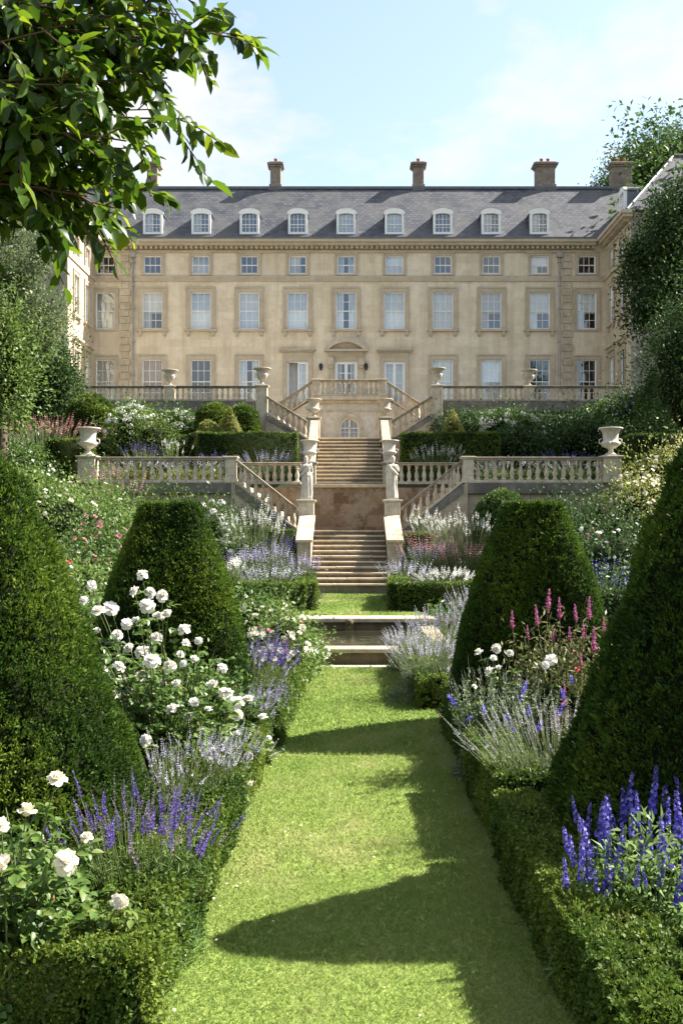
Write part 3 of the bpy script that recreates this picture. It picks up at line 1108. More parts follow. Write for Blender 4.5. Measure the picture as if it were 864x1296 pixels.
SW = 1.14      # half width of the lower flight
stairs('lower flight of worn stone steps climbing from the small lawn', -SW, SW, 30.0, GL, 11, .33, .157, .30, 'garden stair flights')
ZL = GL + .30 + 10 * .157      # landing
YL = 30.0 + 11 * .33
t = thing('stair_landing', 'stone landing between the lower steps and the brown wall', 'landing', (0, YL, GL))
m = MB()
m.box(-3.7, 3.7, YL + .03, 36.0, GL - .1, ZL)
m.build('paving', M['stair'], t)
gwall('retaining_wall', 'brown patched ironstone wall between the two flights of steps', [(-3.9, 3.9, 36.02, 36.3, GL, Z1 - .13)], ['brown', 'stair'], 'terrace walls', [(-1.35, 1.35, 35.95, 38.0, Z1 - .128, Z1)])
for sgn, sd in ((-1, 'left'), (1, 'right')):
    side = 'by the white hydrangea' if sgn < 0 else 'by the clipped green dome'
    # side flights climbing outwards behind the raking balustrade
    t = thing('stone_steps', 'narrow side flight rising %s behind the raking balustrade' % ('towards the lavender terrace' if sgn < 0 else 'towards the pale flowering terrace bed'), 'steps', (sgn * 1.6, 35, ZL), 'garden stair flights')
    for i in range(10):
        m = MB()
        m.box(*sorted((sgn * (1.65 + .205 * i), sgn * 3.7)), 34.22, 35.98, ZL - .1 if i == 0 else ZL + .16 * i, ZL + .16 * (i + 1) - .003)
        m.build('step', M['stair'], t, .01)
    # raking balustrade and its wall
    balustrade('raking balustrade falling to the %s statue pier' % ('left' if sgn < 0 else 'right'), (sgn * 1.72, 34.02, ZL - .05), (sgn * 3.72, 34.02, Z1 - .08), 'raking balustrades of the lower stair', .80, 'balus', .235, .1, .1)
    t = thing('stair_wall', 'sloping stone string wall under the raking balustrade %s' % side, 'wall', (sgn * 2.7, 34, GL), 'terrace walls')
    m = MB()
    m.prism([(sgn * 1.66, GL), (sgn * 1.66, ZL - .12), (sgn * 3.9, Z1 - .02), (sgn * 3.9, GL)], lambda u, v, d: (u, 34.02 - d, v), -.16, .15)
    m.build('masonry', M['garden_wall'], t)
    m = MB()
    m.bar((sgn * 1.66, 34.02, ZL - .36), (sgn * 3.75, 34.02, Z1 - .39), .40, 0, .30)
    m.build('string_band', M['balus_dark'], t)
    # level terrace wall and balustrade
    gwall('retaining_wall', 'lower terrace wall with dark coping %s' % ('behind the left truncated yew' if sgn < 0 else 'behind the right truncated yew'),
          [(*sorted((sgn * 3.9, sgn * 8.95)), 34.03, 34.33, 0, Z1 - .42)], ['garden_wall', 'balus_dark'], 'terrace walls',
          [(*sorted((sgn * 3.9, sgn * 9.0)), 33.86, 34.34, Z1 - .42, Z1 - .06)])
    balustrade('level lower terrace balustrade running to the %s marble urn' % ('left' if sgn < 0 else 'right'), (sgn * 4.12, 34.08, Z1 - .06), (sgn * 8.38, 34.08, Z1 - .06), 'lower terrace balustrades', .86, 'balus', .275, .1, .11, .24)
    pier('square pier at the head of the %s raking balustrade' % ('left' if sgn < 0 else 'right'), sgn * 3.92, 34.08, Z1 - .06, Z1 + .82, .36, 'lower terrace piers')
    pier('broad end pier under the %s marble urn' % ('left' if sgn < 0 else 'right'), sgn * 8.66, 34.08, Z1 - .058, Z1 + .84, .56, 'lower terrace piers')
    balustrade('short balustrade above the brown wall behind the %s statue' % ('left' if sgn < 0 else 'right'), (sgn * 1.72, 36.5, Z1), (sgn * 3.85, 36.5, Z1), 'short balustrades over the landing', .78, 'balus', .26, .1, .1)
    gwall('parapet_wall', 'low wall carrying the short balustrade behind the %s statue' % ('left' if sgn < 0 else 'right'), [(*sorted((sgn * 1.36, sgn * 3.9)), 36.32, 36.62, Z1 - .5, Z1 - .003)], ['balus'], 'terrace walls')
    # statue pier, cheek block of the lower flight
    pier('tall pier carrying the %s draped statue' % ('left' if sgn < 0 else 'right'), sgn * 1.41, 33.72, GL, 3.22, .50, 'statue piers')
    t = thing('cheek_block', 'sloping topped stone cheek block beside the %s' % ('left lavender bed' if sgn < 0 else 'right daisy bed'), 'block', (sgn * 1.36, 31.6, GL), 'cheek blocks')
    m = MB()
    m.prism([(31.0, GL), (31.0, 1.86), (33.44, 2.62), (33.44, GL)], lambda u, v, d: (sgn * 1.37 + d, u, v), -.21, .21)
    m.build('block', M['rail'], t, .012)
    m = MB()
    m.hexa([(sgn * 1.37 + a, y, z + dz) for dz in (0, .09) for (a, y, z) in ((-.26, 30.94, 1.845), (.26, 30.94, 1.845), (.26, 33.44, 2.622), (-.26, 33.44, 2.622))])
    m.build('sloping_cap', M['stair'], t, .012)
    m = MB()
    m.prism([(30.02, GL), (30.02, GL + .35), (31.0, 1.0), (31.0, GL)], lambda u, v, d: (sgn * 1.3 + d, u, v), -.13, .13)
    m.build('kerb', M['balus'], t)

# upper flight with its side walls
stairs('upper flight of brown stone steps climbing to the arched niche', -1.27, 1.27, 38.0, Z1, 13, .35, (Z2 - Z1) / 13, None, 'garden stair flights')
for sgn in (-1, 1):
    sd = 'left' if sgn < 0 else 'right'
    t = thing('stair_wall', 'raking pale stone parapet on the %s of the upper steps' % sd, 'wall', (sgn * 1.46, 38, Z1), 'upper stair parapets')
    m = MB()
    m.prism([(37.9, Z1 - .2), (37.9, Z1 + .62), (43.0, Z2 + .75), (43.0, Z1 - .2)], lambda u, v, d: (sgn * 1.46 + d, u, v), -.14, .14)
    m.build('masonry', M['balus'], t)
    m = MB()
    m.hexa([(sgn * 1.46 + a, y, z + dz) for dz in (.002, .08) for (a, y, z) in ((-.17, 37.88, Z1 + .62), (.17, 37.88, Z1 + .62), (.17, 43.0, Z2 + .75), (-.17, 43.0, Z2 + .75))])
    m.build('coping', M['rail'], t, .012)
    pier('pier at the foot of the upper steps behind the %s statue' % sd, sgn * 1.46, 37.62, Z1 - .1, 4.72, .46, 'upper stair piers')
    pier('pier at the head of the upper steps under the %s small urn' % sd, sgn * 1.50, 43.3, Z1, 6.98, .50, 'upper stair piers')

# arched block, balcony and the zigzag stair
YA = 46.6
t = thing('garden_wall', 'pale stone block with an arched niche window under the balcony', 'wall', (0, YA, Z2))
n = 18
arc = [(.44 * math.cos(math.pi * k / n), 6.9 + .44 * math.sin(math.pi * k / n)) for k in range(n + 1)]


def Tarch(u, v, d):
    return (u, YA - d, v)


m = MB()
zb, zt = Z2 - .1, 8.12
for sgn in (-1, 1):
    m.add([Tarch(sgn * .44, zb, 0), Tarch(sgn * 1.55, zb, 0), Tarch(sgn * 1.55, 6.9, 0), Tarch(sgn * .44, 6.9, 0)], [(0, 1, 2, 3)])
    m.add([Tarch(sgn * 1.55, 6.9, 0), Tarch(sgn * 1.55, zt, 0), Tarch(sgn * .44, zt, 0), Tarch(sgn * .44, 6.9, 0)], [(0, 1, 2, 3)])
    m.add([Tarch(sgn * 1.55, zb, 0), Tarch(sgn * 1.55, zt, 0), Tarch(sgn * 1.55, zt, -1.6), Tarch(sgn * 1.55, zb, -1.6)], [(0, 1, 2, 3)])
    m.add([Tarch(sgn * .44, zb, 0), Tarch(sgn * .44, 6.9, 0), Tarch(sgn * .44, 6.9, -.3), Tarch(sgn * .44, zb, -.3)], [(0, 1, 2, 3)])
for k in range(n):
    a, c = arc[k], arc[k + 1]
    m.add([Tarch(*a, 0), Tarch(*c, 0), Tarch(c[0], zt, 0), Tarch(a[0], zt, 0)], [(0, 1, 2, 3)])
    m.add([Tarch(*a, 0), Tarch(*c, 0), Tarch(*c, -.3), Tarch(*a, -.3)], [(0, 1, 2, 3)])
m.build('masonry', M['pale'], t)
m = MB()
for k in range(n):
    a, c = arc[k], arc[k + 1]
    s1, s2 = 1.42, 1.14
    z0 = 6.9
    m.prism([(a[0] * s1, z0 + (a[1] - z0) * s1), (c[0] * s1, z0 + (c[1] - z0) * s1), (c[0] * s2, z0 + (c[1] - z0) * s2), (a[0] * s2, z0 + (a[1] - z0) * s2)], Tarch, .002, .05)
for sgn in (-1, 1):
    m.tbox(Tarch, *sorted((sgn * .50, sgn * .625)), Z2, 6.9, .002, .05)
m.tbox(Tarch, -1.55, 1.55, 7.62, 7.68, .002, .04)
m.tbox(Tarch, -1.55, -1.2, Z2, 7.6, .002, .035)
m.tbox(Tarch, 1.2, 1.55, Z2, 7.6, .002, .035)
m.build('moulding', M['balus'], t)
m = MB()
for (a, c, e, g) in ((-.44, -.38, Z2, 6.9), (.38, .44, Z2, 6.9), (-.03, .03, Z2, 7.32), (-.38, .38, 6.86, 6.9)):
    m.tbox(Tarch, a, c, e, g, -.2, -.14)
for k in range(n):
    a, c = arc[k], arc[k + 1]
    m.prism([a, c, (c[0] * .86, 6.9 + (c[1] - 6.9) * .86), (a[0] * .86, 6.9 + (a[1] - 6.9) * .86)], Tarch, -.2, -.14)
for k in range(1, 4):
    m.tbox(Tarch, -.38, .38, Z2 + k * .22, Z2 + k * .22 + .02, -.19, -.15)
for u in (-.2, .2):
    m.tbox(Tarch, u - .008, u + .008, Z2, 7.25, -.19, -.15)
wn = m.build('niche_window', M['white'], t)
m = MB()
m.tbox(Tarch, -.44, .44, Z2 - .1, 7.36, -.26, -.22)
m.build('pane', plain('grey_glass', (.30, .31, .33), .15, .5, .25, 3), wn)
m = MB()
m.box(-1.75, 1.75, YA - .30, YA + .3, 8.122, 8.30)
m.box(-1.65, 1.65, YA - .16, YA + .3, 8.0, 8.12)
m.build('balcony_slab', M['balus'], t, .015)
m = MB()
m.box(-4.4, 4.4, YA + 1.75, 50.2, 5.0, Z3)
m.box(-1.55, 1.55, YA + .32, YA + 1.74, 5.0, Z3 - .004)
m.build('terrace_fill', M['garden_wall'], t)
sh = MB()
balustrade('central balcony balustrade over the arched niche', (-1.30, YA - .12, 8.30), (1.30, YA - .12, 8.30), 'balcony balustrades', .74, 'balus', .215, .08, .1)
for sgn in (-1, 1):
    sd = 'left' if sgn < 0 else 'right'
    ax = 'half open door' if sgn < 0 else 'closed side door'
    pier('balcony corner pier below the %s' % ax, sgn * 1.48, YA - .12, 8.30, 9.06, .34, 'balcony piers')
    # upper arm
    balustrade('upper raking balustrade falling outward from the balcony below the %s' % ax, (sgn * 1.70, YA - .05, 8.22), (sgn * 3.25, YA - .05, 7.20), 'balcony balustrades', .76, 'balus', .24, .08, .1)
    t = thing('stone_steps', 'upper arm of the zigzag stair below the %s' % ax, 'steps', (sgn * 2.4, YA + .8, Z2), 'garden stair flights')
    for i in range(7):
        m = MB()
        m.box(*sorted((sgn * 1.56, sgn * (3.25 - .24 * i))), YA + .1, YA + 1.72, 7.15 + .164 * i if i else 5.0, 7.15 + .164 * (i + 1))
        m.build('step', M['stair'], t, .01)
    m = MB()
    m.prism([(sgn * 1.56, 5.5), (sgn * 1.56, 8.2), (sgn * 3.3, 7.16), (sgn * 3.3, 5.5)], lambda u, v, d: (u, YA + .09 - d, v), 0, .26)
    m.build('string_wall', M['balus'], t)
    m = MB()
    m.box(*sorted((sgn * 3.3, sgn * 4.3)), 44.35, YA + 1.72, 5.0, 7.15)
    m.build('half_landing', M['garden_wall'], t)
    # lower arm, nearer
    balustrade('lower raking balustrade from the %s outer pier down to the small urn' % sd, (sgn * 1.78, 44.0, 6.12), (sgn * 3.52, 44.0, 7.2), 'balcony balustrades', .78, 'balus', .23, .08, .1)
    t = thing('stone_steps', 'lower arm of the zigzag stair below the %s' % ax, 'steps', (sgn * 2.4, 45, Z2), 'garden stair flights')
    for i in range(7):
        m = MB()
        m.box(*sorted((sgn * (1.62 + .24 * i), sgn * 3.3)), 44.17, 46.2, Z2 + .16 * i if i else 5.0, Z2 + .16 * (i + 1) - .002)
        m.build('step', M['stair'], t, .01)
    m = MB()
    m.prism([(sgn * 1.72, 4.5), (sgn * 1.72, 6.11), (sgn * 3.6, 7.19), (sgn * 3.6, 4.5)], lambda u, v, d: (u, 44.15 - d, v), 0, .3)
    m.build('string_wall', M['garden_wall'], t)
    m = MB()
    m.bar((sgn * 1.72, 44.0, 5.86), (sgn * 3.55, 44.0, 6.98), .36, 0, .2)
    m.build('string_band', M['balus_dark'], t)
    pier('outer stair pier under the %s grey terrace urn' % sd, sgn * 3.75, 44.2, 4.2, 8.46, .46, 'upper stair piers')
    # landing of the upper flight
    # main terrace wall and balustrade
    gwall('retaining_wall', 'main terrace wall with dark lichened coping on the %s' % ('window side with the tan shutter' if sgn < 0 else 'window side shaded by the dark tree'),
          [(*sorted((sgn * 4.3, sgn * 13.3)), 50.0, 50.3, 4.5, 7.98)], ['garden_wall', 'balus_dark'], 'terrace walls', [(*sorted((sgn * 4.3, sgn * 13.35)), 49.84, 50.32, 7.982, 8.52)])
    g = 'main terrace balustrades'
    balustrade('main terrace balustrade between the stair and the %s grey urn' % sd, (sgn * 4.4, 50.05, 8.52), (sgn * 8.5, 50.05, 8.52), g, .74, 'balus', .27, .08, .1, .22, 'balus_dark', 'rail')
    balustrade('outer main terrace balustrade running to the %s wing' % sd, (sgn * 9.0, 50.05, 8.52), (sgn * 13.2, 50.05, 8.52), g, .74, 'balus', .27, .08, .1, .22, 'balus_dark', 'rail')
    pier('terrace pier under the outer %s grey urn' % sd, sgn * 8.74, 50.05, 8.52, 9.26, .46, 'terrace piers')
    pier('last terrace pier beside the %s wing of the house' % sd, sgn * 13.3, 50.05, 8.52, 9.26, .3, 'terrace piers')
m = MB()
m.box(-1.72, 1.72, 42.55, YA - .3, Z2 - .3, Z2 - .002)
t = thing('stair_landing', 'stone landing between the upper steps and the arched niche', 'landing', (0, 44.5, Z2))
m2 = m.build('paving', M['stair'], t)

# ================================================================== URNS AND STATUES
def urn(label, x, y, z, h, mat, group, kind='bell'):
    t = thing('stone_urn', label, 'urn', (x, y, z), group)
    m = MB()
    s = h
    m.box(x - .20 * s, x + .20 * s, y - .20 * s, y + .20 * s, z, z + .05 * s)
    m.lathe([(.19 * s, .051 * s), (.185 * s, .075 * s), (.12 * s, .11 * s), (.075 * s, .17 * s), (.065 * s, .21 * s), (.095 * s, .225 * s), (.095 * s, .25 * s)], (x, y, z), 24)
    m.build('foot', M[mat], t)
    m = MB()
    fl = (lambda a, zz: 1 + (.05 * abs(math.sin(6 * a)) if zz < .45 * s else 0))
    if kind == 'bell':
        pr = [(.09, .25), (.20, .30), (.295, .37), (.33, .44), (.335, .485), (.30, .50), (.275, .52), (.265, .62), (.275, .76), (.31, .87), (.37, .935), (.43, .955), (.44, .98), (.42, 1.0), (.36, 1.0), (.27, .88), (.22, .55)]
    else:
        pr = [(.09, .25), (.15, .29), (.24, .38), (.31, .50), (.34, .60), (.345, .66), (.31, .68), (.29, .71), (.30, .80), (.36, .88), (.50, .94), (.53, .965), (.52, 1.0), (.45, 1.0), (.29, .86), (.2, .6)]
    m.lathe([(a * s, b_ * s) for a, b_ in pr], (x, y, z), 32, fn=fl)
    m.build('bowl', M[mat], t)
    for sg in (-1, 1):
        m = MB()
        zb_, zt_ = (.40, .62) if kind == 'bell' else (.45, .74)
        m.tube([(x + sg * .31 * s, y, z + zb_ * s), (x + sg * .40 * s, y, z + (zb_ + .05) * s), (x + sg * .40 * s, y, z + (zt_ - .04) * s), (x + sg * .30 * s, y, z + zt_ * s)], .022 * s, 8)
        m.build('handle', M[mat], t)
    return t


for sgn in (-1, 1):
    sd = 'left' if sgn < 0 else 'right'
    urn('large pale marble urn on the end pier of the %s lower balustrade' % sd, sgn * 8.66, 34.08, Z1 + .842, .93, 'pale', 'marble urns on the lower terrace')
    urn('wide grey urn on the outer stair pier %s of the doors' % sd, sgn * 3.75, 44.2, 8.462, .74, 'urn_grey', 'grey urns of the main terrace', 'krater')
    urn('wide grey urn on the main terrace balustrade before the %s windows' % ('tan shuttered' if sgn < 0 else 'dark sashed'), sgn * 8.74, 50.05, 9.262, .78, 'urn_grey', 'grey urns of the main terrace', 'krater')
    urn('small weathered urn at the head of the upper steps on the %s' % sd, sgn * 1.50, 43.3, 6.982, .78, 'balus', 'small urns beside the upper steps')
    urn('pale urn above and behind the head of the %s statue' % sd, sgn * 1.46, 37.62, 4.722, .80, 'pale', 'pale urns at the foot of the upper steps')


def statue(label, x, y, z, H, mirror, group, mat='pale'):
    """standing draped figure: a skinned body, a folded robe over it"""
    t = thing('statue', label, 'statue', (x, y, z), group)
    m = MB()
    m.box(-.19, .19, -.17, .17, 0, .07)
    me = m.mesh('base', M[mat])
    put('base', me, t)
    s = H / 1.75
    mx = -1 if mirror else 1
    J = {'pel': (0, 0, .95, .155, .12), 'wai': (.015, 0, 1.10, .13, .10), 'che': (.0, 0, 1.30, .165, .115), 'nek': (-.01, 0, 1.47, .052, .052), 'jaw': (-.015, -.02, 1.55, .065, .07), 'hed': (-.02, -.01, 1.63, .078, .088), 'top': (-.02, 0, 1.71, .06, .065),
         'lh': (.09, 0, .90, .105, .10), 'lk': (.10, -.06, .52, .075, .075), 'la': (.11, .0, .15, .048, .05), 'lf': (.13, -.12, .10, .04, .03),
         'rh': (-.09, 0, .90, .105, .10), 'rk': (-.10, .0, .50, .08, .08), 'ra': (-.10, .02, .15, .048, .05), 'rf': (-.12, -.10, .10, .04, .03),
         'ls': (.19, 0, 1.39, .062, .06), 'le': (.25, .02, 1.12, .046, .046), 'lw': (.13, -.13, .98, .034, .034), 'lm': (.07, -.15, .97, .03, .025),
         'rs': (-.19, 0, 1.39, .062, .06), 're': (-.26, -.02, 1.14, .046, .046), 'rw': (-.12, -.14, 1.30, .034, .034), 'rm': (-.07, -.14, 1.38, .03, .028)}
    names = list(J)
    E = [('pel', 'wai'), ('wai', 'che'), ('che', 'nek'), ('nek', 'jaw'), ('jaw', 'hed'), ('hed', 'top'), ('pel', 'lh'), ('lh', 'lk'), ('lk', 'la'), ('la', 'lf'), ('pel', 'rh'), ('rh', 'rk'), ('rk', 'ra'), ('ra', 'rf'),
         ('che', 'ls'), ('ls', 'le'), ('le', 'lw'), ('lw', 'lm'), ('che', 'rs'), ('rs', 're'), ('re', 'rw'), ('rw', 'rm')]
    me = bpy.data.meshes.new('figure')
    me.from_pydata([(mx * J[k][0] * s, J[k][1] * s, J[k][2] * s) for k in names], [(names.index(a), names.index(c)) for a, c in E], [])
    me.materials.append(M[mat])
    o = put('figure', me, t)
    sk = o.modifiers.new('skin', 'SKIN')
    for i, k in enumerate(names):
        sv = me.skin_vertices[0].data[i]
        sv.radius = (J[k][3] * s, J[k][4] * s)
        sv.use_root = (k == 'pel')
    sub = o.modifiers.new('smooth', 'SUBSURF')
    sub.levels = sub.render_levels = 2
    m = MB()
    rb = [(.215, .06), (.225, .3), (.205, .6), (.215, .85), (.20, 1.0), (.16, 1.14), (.195, 1.28), (.20, 1.38), (.10, 1.44)]
    n = 48
    vs, fs = [], []
    for i in range(len(rb) * 3 - 2):
        k, fr = divmod(i, 3)
        f = fr / 3
        r0, z0 = rb[k]
        r1, z1 = rb[min(k + 1, len(rb) - 1)]
        rr, zz = r0 + (r1 - r0) * f, z0 + (z1 - z0) * f
        for q_ in range(n):
            a = TAU * q_ / n
            fold = 1 + (.10 if zz < 1.05 else .045) * math.sin(9 * a + 2.5 * zz) + .05 * math.sin(5 * a - 4 * zz)
            sway = .035 * math.sin(2.2 * zz)
            vs.append((mx * (rr * fold * math.cos(a) + sway) * s, rr * .78 * fold * math.sin(a) * s, zz * s))
    for i in range(len(rb) * 3 - 3):
        for q_ in range(n):
            fs.append((i * n + q_, i * n + (q_ + 1) % n, (i + 1) * n + (q_ + 1) % n, (i + 1) * n + q_))
    m.add(vs, fs, 0, True)
    # sash thrown over a shoulder
    m.tube([(mx * a * s, b_ * s, c * s) for a, b_, c in ((-.2, -.12, 1.0), (-.08, -.19, 1.12), (.06, -.19, 1.26), (.15, -.12, 1.4), (.19, .02, 1.45), (.16, .14, 1.35), (.12, .18, 1.0), (.14, .19, .6))], [.05 * s] * 8, 8)
    put('robe', m.mesh('robe', M[mat]), t)
    m = MB()
    m.lathe([(.02, -.10), (.07, -.08), (.088, 0), (.085, .05), (.05, .095), (.015, .105)], (-.02 * mx * s, .012, 1.655 * s), 14, fn=lambda a, z_: (1 + .06 * math.sin(7 * a)) * s)
    put('hair', m.mesh('hair', M[mat]), t)
    return t


statue('draped marble statue on the left stair pier', -1.41, 33.66, 3.222, 1.42, False, 'statues on the stair piers')
statue('draped marble statue on the right stair pier', 1.41, 33.66, 3.222, 1.42, True, 'statues on the stair piers')
st_ = statue('small stone statue half hidden by shrubs behind the left yew cone', X(20, 22), 22.0, ground(X(20, 22), 22) + .55, 1.25, True, None, 'balus')
pier('rough plinth under the small statue behind the left yew cone', X(20, 22), 22.0, ground(X(20, 22), 22) - .2, ground(X(20, 22), 22) + .55, .5, None)
# ================================================================== PLANT BUILDERS (numpy)
def rg(seed):
    return np.random.default_rng(abs(hash_str(seed)) % (2 ** 32))


def hash_str(s):
    h = 2166136261
    for ch in str(s):
        h = ((h ^ ord(ch)) * 16777619) & 0xffffffff
    return h


def unit(v):
    return v / np.maximum(np.linalg.norm(v, axis=-1, keepdims=True), 1e-9)


def nz(p, f, seed):
    """cheap smooth noise in about [-1, 1]"""
    r = rg('nz%s' % seed)
    o = np.zeros(len(p))
    for k in range(5):
        d = unit(r.normal(size=3)) * f * r.uniform(.7, 1.5)
        o += np.sin(p @ d + r.uniform(0, 6.3) + 1.3 * np.sin(p @ (unit(r.normal(size=3)) * f * .6) + r.uniform(0, 6.3)))
    return o / 2.7


class LM:
    """leaf mesh: quads only"""

    def __init__(self):
        self.v, self.q, self.r, self.m = [], [], [], []
        self.n = 0

    def add(self, verts, quads, rnd, mi=0):
        verts = np.asarray(verts, np.float32).reshape(-1, 3)
        quads = np.asarray(quads, np.int64).reshape(-1, 4)
        self.v.append(verts)
        self.q.append(quads + self.n)
        self.r.append(np.broadcast_to(np.asarray(rnd, np.float32), (len(quads),)))
        self.m.append(np.full(len(quads), mi, np.int32))
        self.n += len(verts)
        return self

    def leaves(self, p, d, nrm, L, W, rnd, mi=0, fold=.25, droop=.0, base=.42):
        """diamond blades folded along the midrib: base, side, tip, side"""
        n = len(p)
        d = unit(d)
        s = unit(np.cross(d, nrm))
        u = np.cross(s, d)
        L = np.broadcast_to(np.asarray(L), (n,))[:, None]
        W = np.broadcast_to(np.asarray(W), (n,))[:, None]
        mid = p + d * L * base
        v = np.stack([p, mid + s * W / 2 + u * W * fold, p + d * L - u * L * droop, mid - s * W / 2 + u * W * fold], 1)
        return self.add(v, np.arange(n * 4).reshape(n, 4), rnd, mi)

    def blades(self, p, d, nrm, L, W, rnd, mi=0, fold=.3, droop=.25, curl=.1):
        """larger leaves with eight faces each"""
        n = len(p)
        d = unit(d)
        s = unit(np.cross(d, nrm))
        u = np.cross(s, d)
        L = np.broadcast_to(np.asarray(L), (n,))[:, None]
        W = np.broadcast_to(np.asarray(W), (n,))[:, None]
        T = [0, .2, .5, .8, 1.0]
        Hh = [.03, .36, .5, .30, .02]
        rows = []
        for t, h in zip(T, Hh):
            c = p + d * L * t - u * L * droop * t * t
            rows += [c + s * W * h + u * W * fold * h * 1.2, c, c - s * W * h + u * W * fold * h * 1.2]
        v = np.stack(rows, 1)
        q = []
        for k in range(4):
            a = 3 * k
            q += [[a, a + 1, a + 4, a + 3], [a + 1, a + 2, a + 5, a + 4]]
        q = np.asarray(q)[None] + (np.arange(n) * 15)[:, None, None]
        return self.add(v, q, np.repeat(rnd, 8), mi)

    def tubes(self, paths, r0, r1, rnd=.5, mi=0, k=4):
        """paths (n, m, 3)"""
        n, m, _ = paths.shape
        t = unit(np.gradient(paths, axis=1))
        a = unit(np.cross(t, np.array([.31, .17, .05]) + np.zeros_like(t)))
        b_ = np.cross(t, a)
        r = (np.linspace(1, 0, m)[None, :, None] * (np.broadcast_to(r0, (n,))[:, None, None] - np.broadcast_to(r1, (n,))[:, None, None]) + np.broadcast_to(r1, (n,))[:, None, None])
        ring = [paths + r * (a * math.cos(TAU * i / k) + b_ * math.sin(TAU * i / k)) for i in range(k)]
        v = np.stack(ring, 2)            # n, m, k, 3
        q = []
        for j in range(m - 1):
            for i in range(k):
                q.append([j * k + i, j * k + (i + 1) % k, (j + 1) * k + (i + 1) % k, (j + 1) * k + i])
        q = np.asarray(q)[None] + (np.arange(n) * m * k)[:, None, None]
        return self.add(v, q, rnd, mi)

    def grid(self, P, rnd=.5, mi=0, wrap=True):
        """P (m, n, 3) surface"""
        m, n, _ = P.shape
        q = []
        for j in range(m - 1):
            for i in range(n if wrap else n - 1):
                q.append([j * n + i, j * n + (i + 1) % n, (j + 1) * n + (i + 1) % n, (j + 1) * n + i])
        return self.add(P, q, rnd, mi)

    def mesh(self, name, mats, smooth=True):
        v = np.concatenate(self.v).astype(np.float32)
        q = np.concatenate(self.q).astype(np.int32)
        me = bpy.data.meshes.new(name)
        me.vertices.add(len(v))
        me.vertices.foreach_set('co', v.ravel())
        me.loops.add(q.size)
        me.loops.foreach_set('vertex_index', q.ravel())
        me.polygons.add(len(q))
        me.polygons.foreach_set('loop_start', np.arange(0, q.size, 4, dtype=np.int32))
        for m in (mats if isinstance(mats, (list, tuple)) else [mats]):
            me.materials.append(m)
        me.polygons.foreach_set('material_index', np.concatenate(self.m))
        me.polygons.foreach_set('use_smooth', np.full(len(q), smooth))
        at = me.attributes.new('rnd', 'FLOAT', 'FACE')
        at.data.foreach_set('value', np.concatenate(self.r).astype(np.float32))
        me.update(calc_edges=True)
        me.validate()
        return me


def sphere_dirs(r, n, zmin=-1.0):
    z = r.uniform(zmin, 1, n)
    a = r.uniform(0, TAU, n)
    s = np.sqrt(np.maximum(0, 1 - z * z))
    return np.stack([s * np.cos(a), s * np.sin(a), z], 1)


# ---------------------------------------------------------------- clipped shapes
def clipped(lm, pts, nrm, r, k, L, W, amp, seed, up=.45, tone=(.15, 1.0), spread=.8, fold=.2, out=.75, sag=0.0):
    """tufts of short shoots on a clipped surface; pts, nrm: where and which way"""
    f1 = nz(pts, 15, seed)
    f2 = nz(pts, 40, seed + 'b')
    base = pts + nrm * ((f1 * .6 + f2 * .4) * amp - amp + sag * nz(pts, 2.6, seed + 'sag'))[:, None]
    p = np.repeat(base, k, 0)
    nn = np.repeat(nrm, k, 0)
    n = len(p)
    d = unit(nn * out + np.array([0, 0, up]) + r.normal(size=(n, 3)) * spread * .55)
    p = p + r.normal(size=(n, 3)) * L * .35 - nn * L * r.uniform(0, .6, n)[:, None]
    tilt = unit(nn + r.normal(size=(n, 3)) * .6 + np.array([0, 0, .5]))
    t = np.repeat(np.clip(.45 + .28 * nz(pts, 5, seed + 'c') + .12 * f2, 0, 1), k) + r.normal(size=n) * .16
    lm.leaves(p, d, tilt, L * r.uniform(.65, 1.3, n), W * r.uniform(.7, 1.2, n), np.clip(tone[0] + (tone[1] - tone[0]) * t, 0, 1), 0, fold)


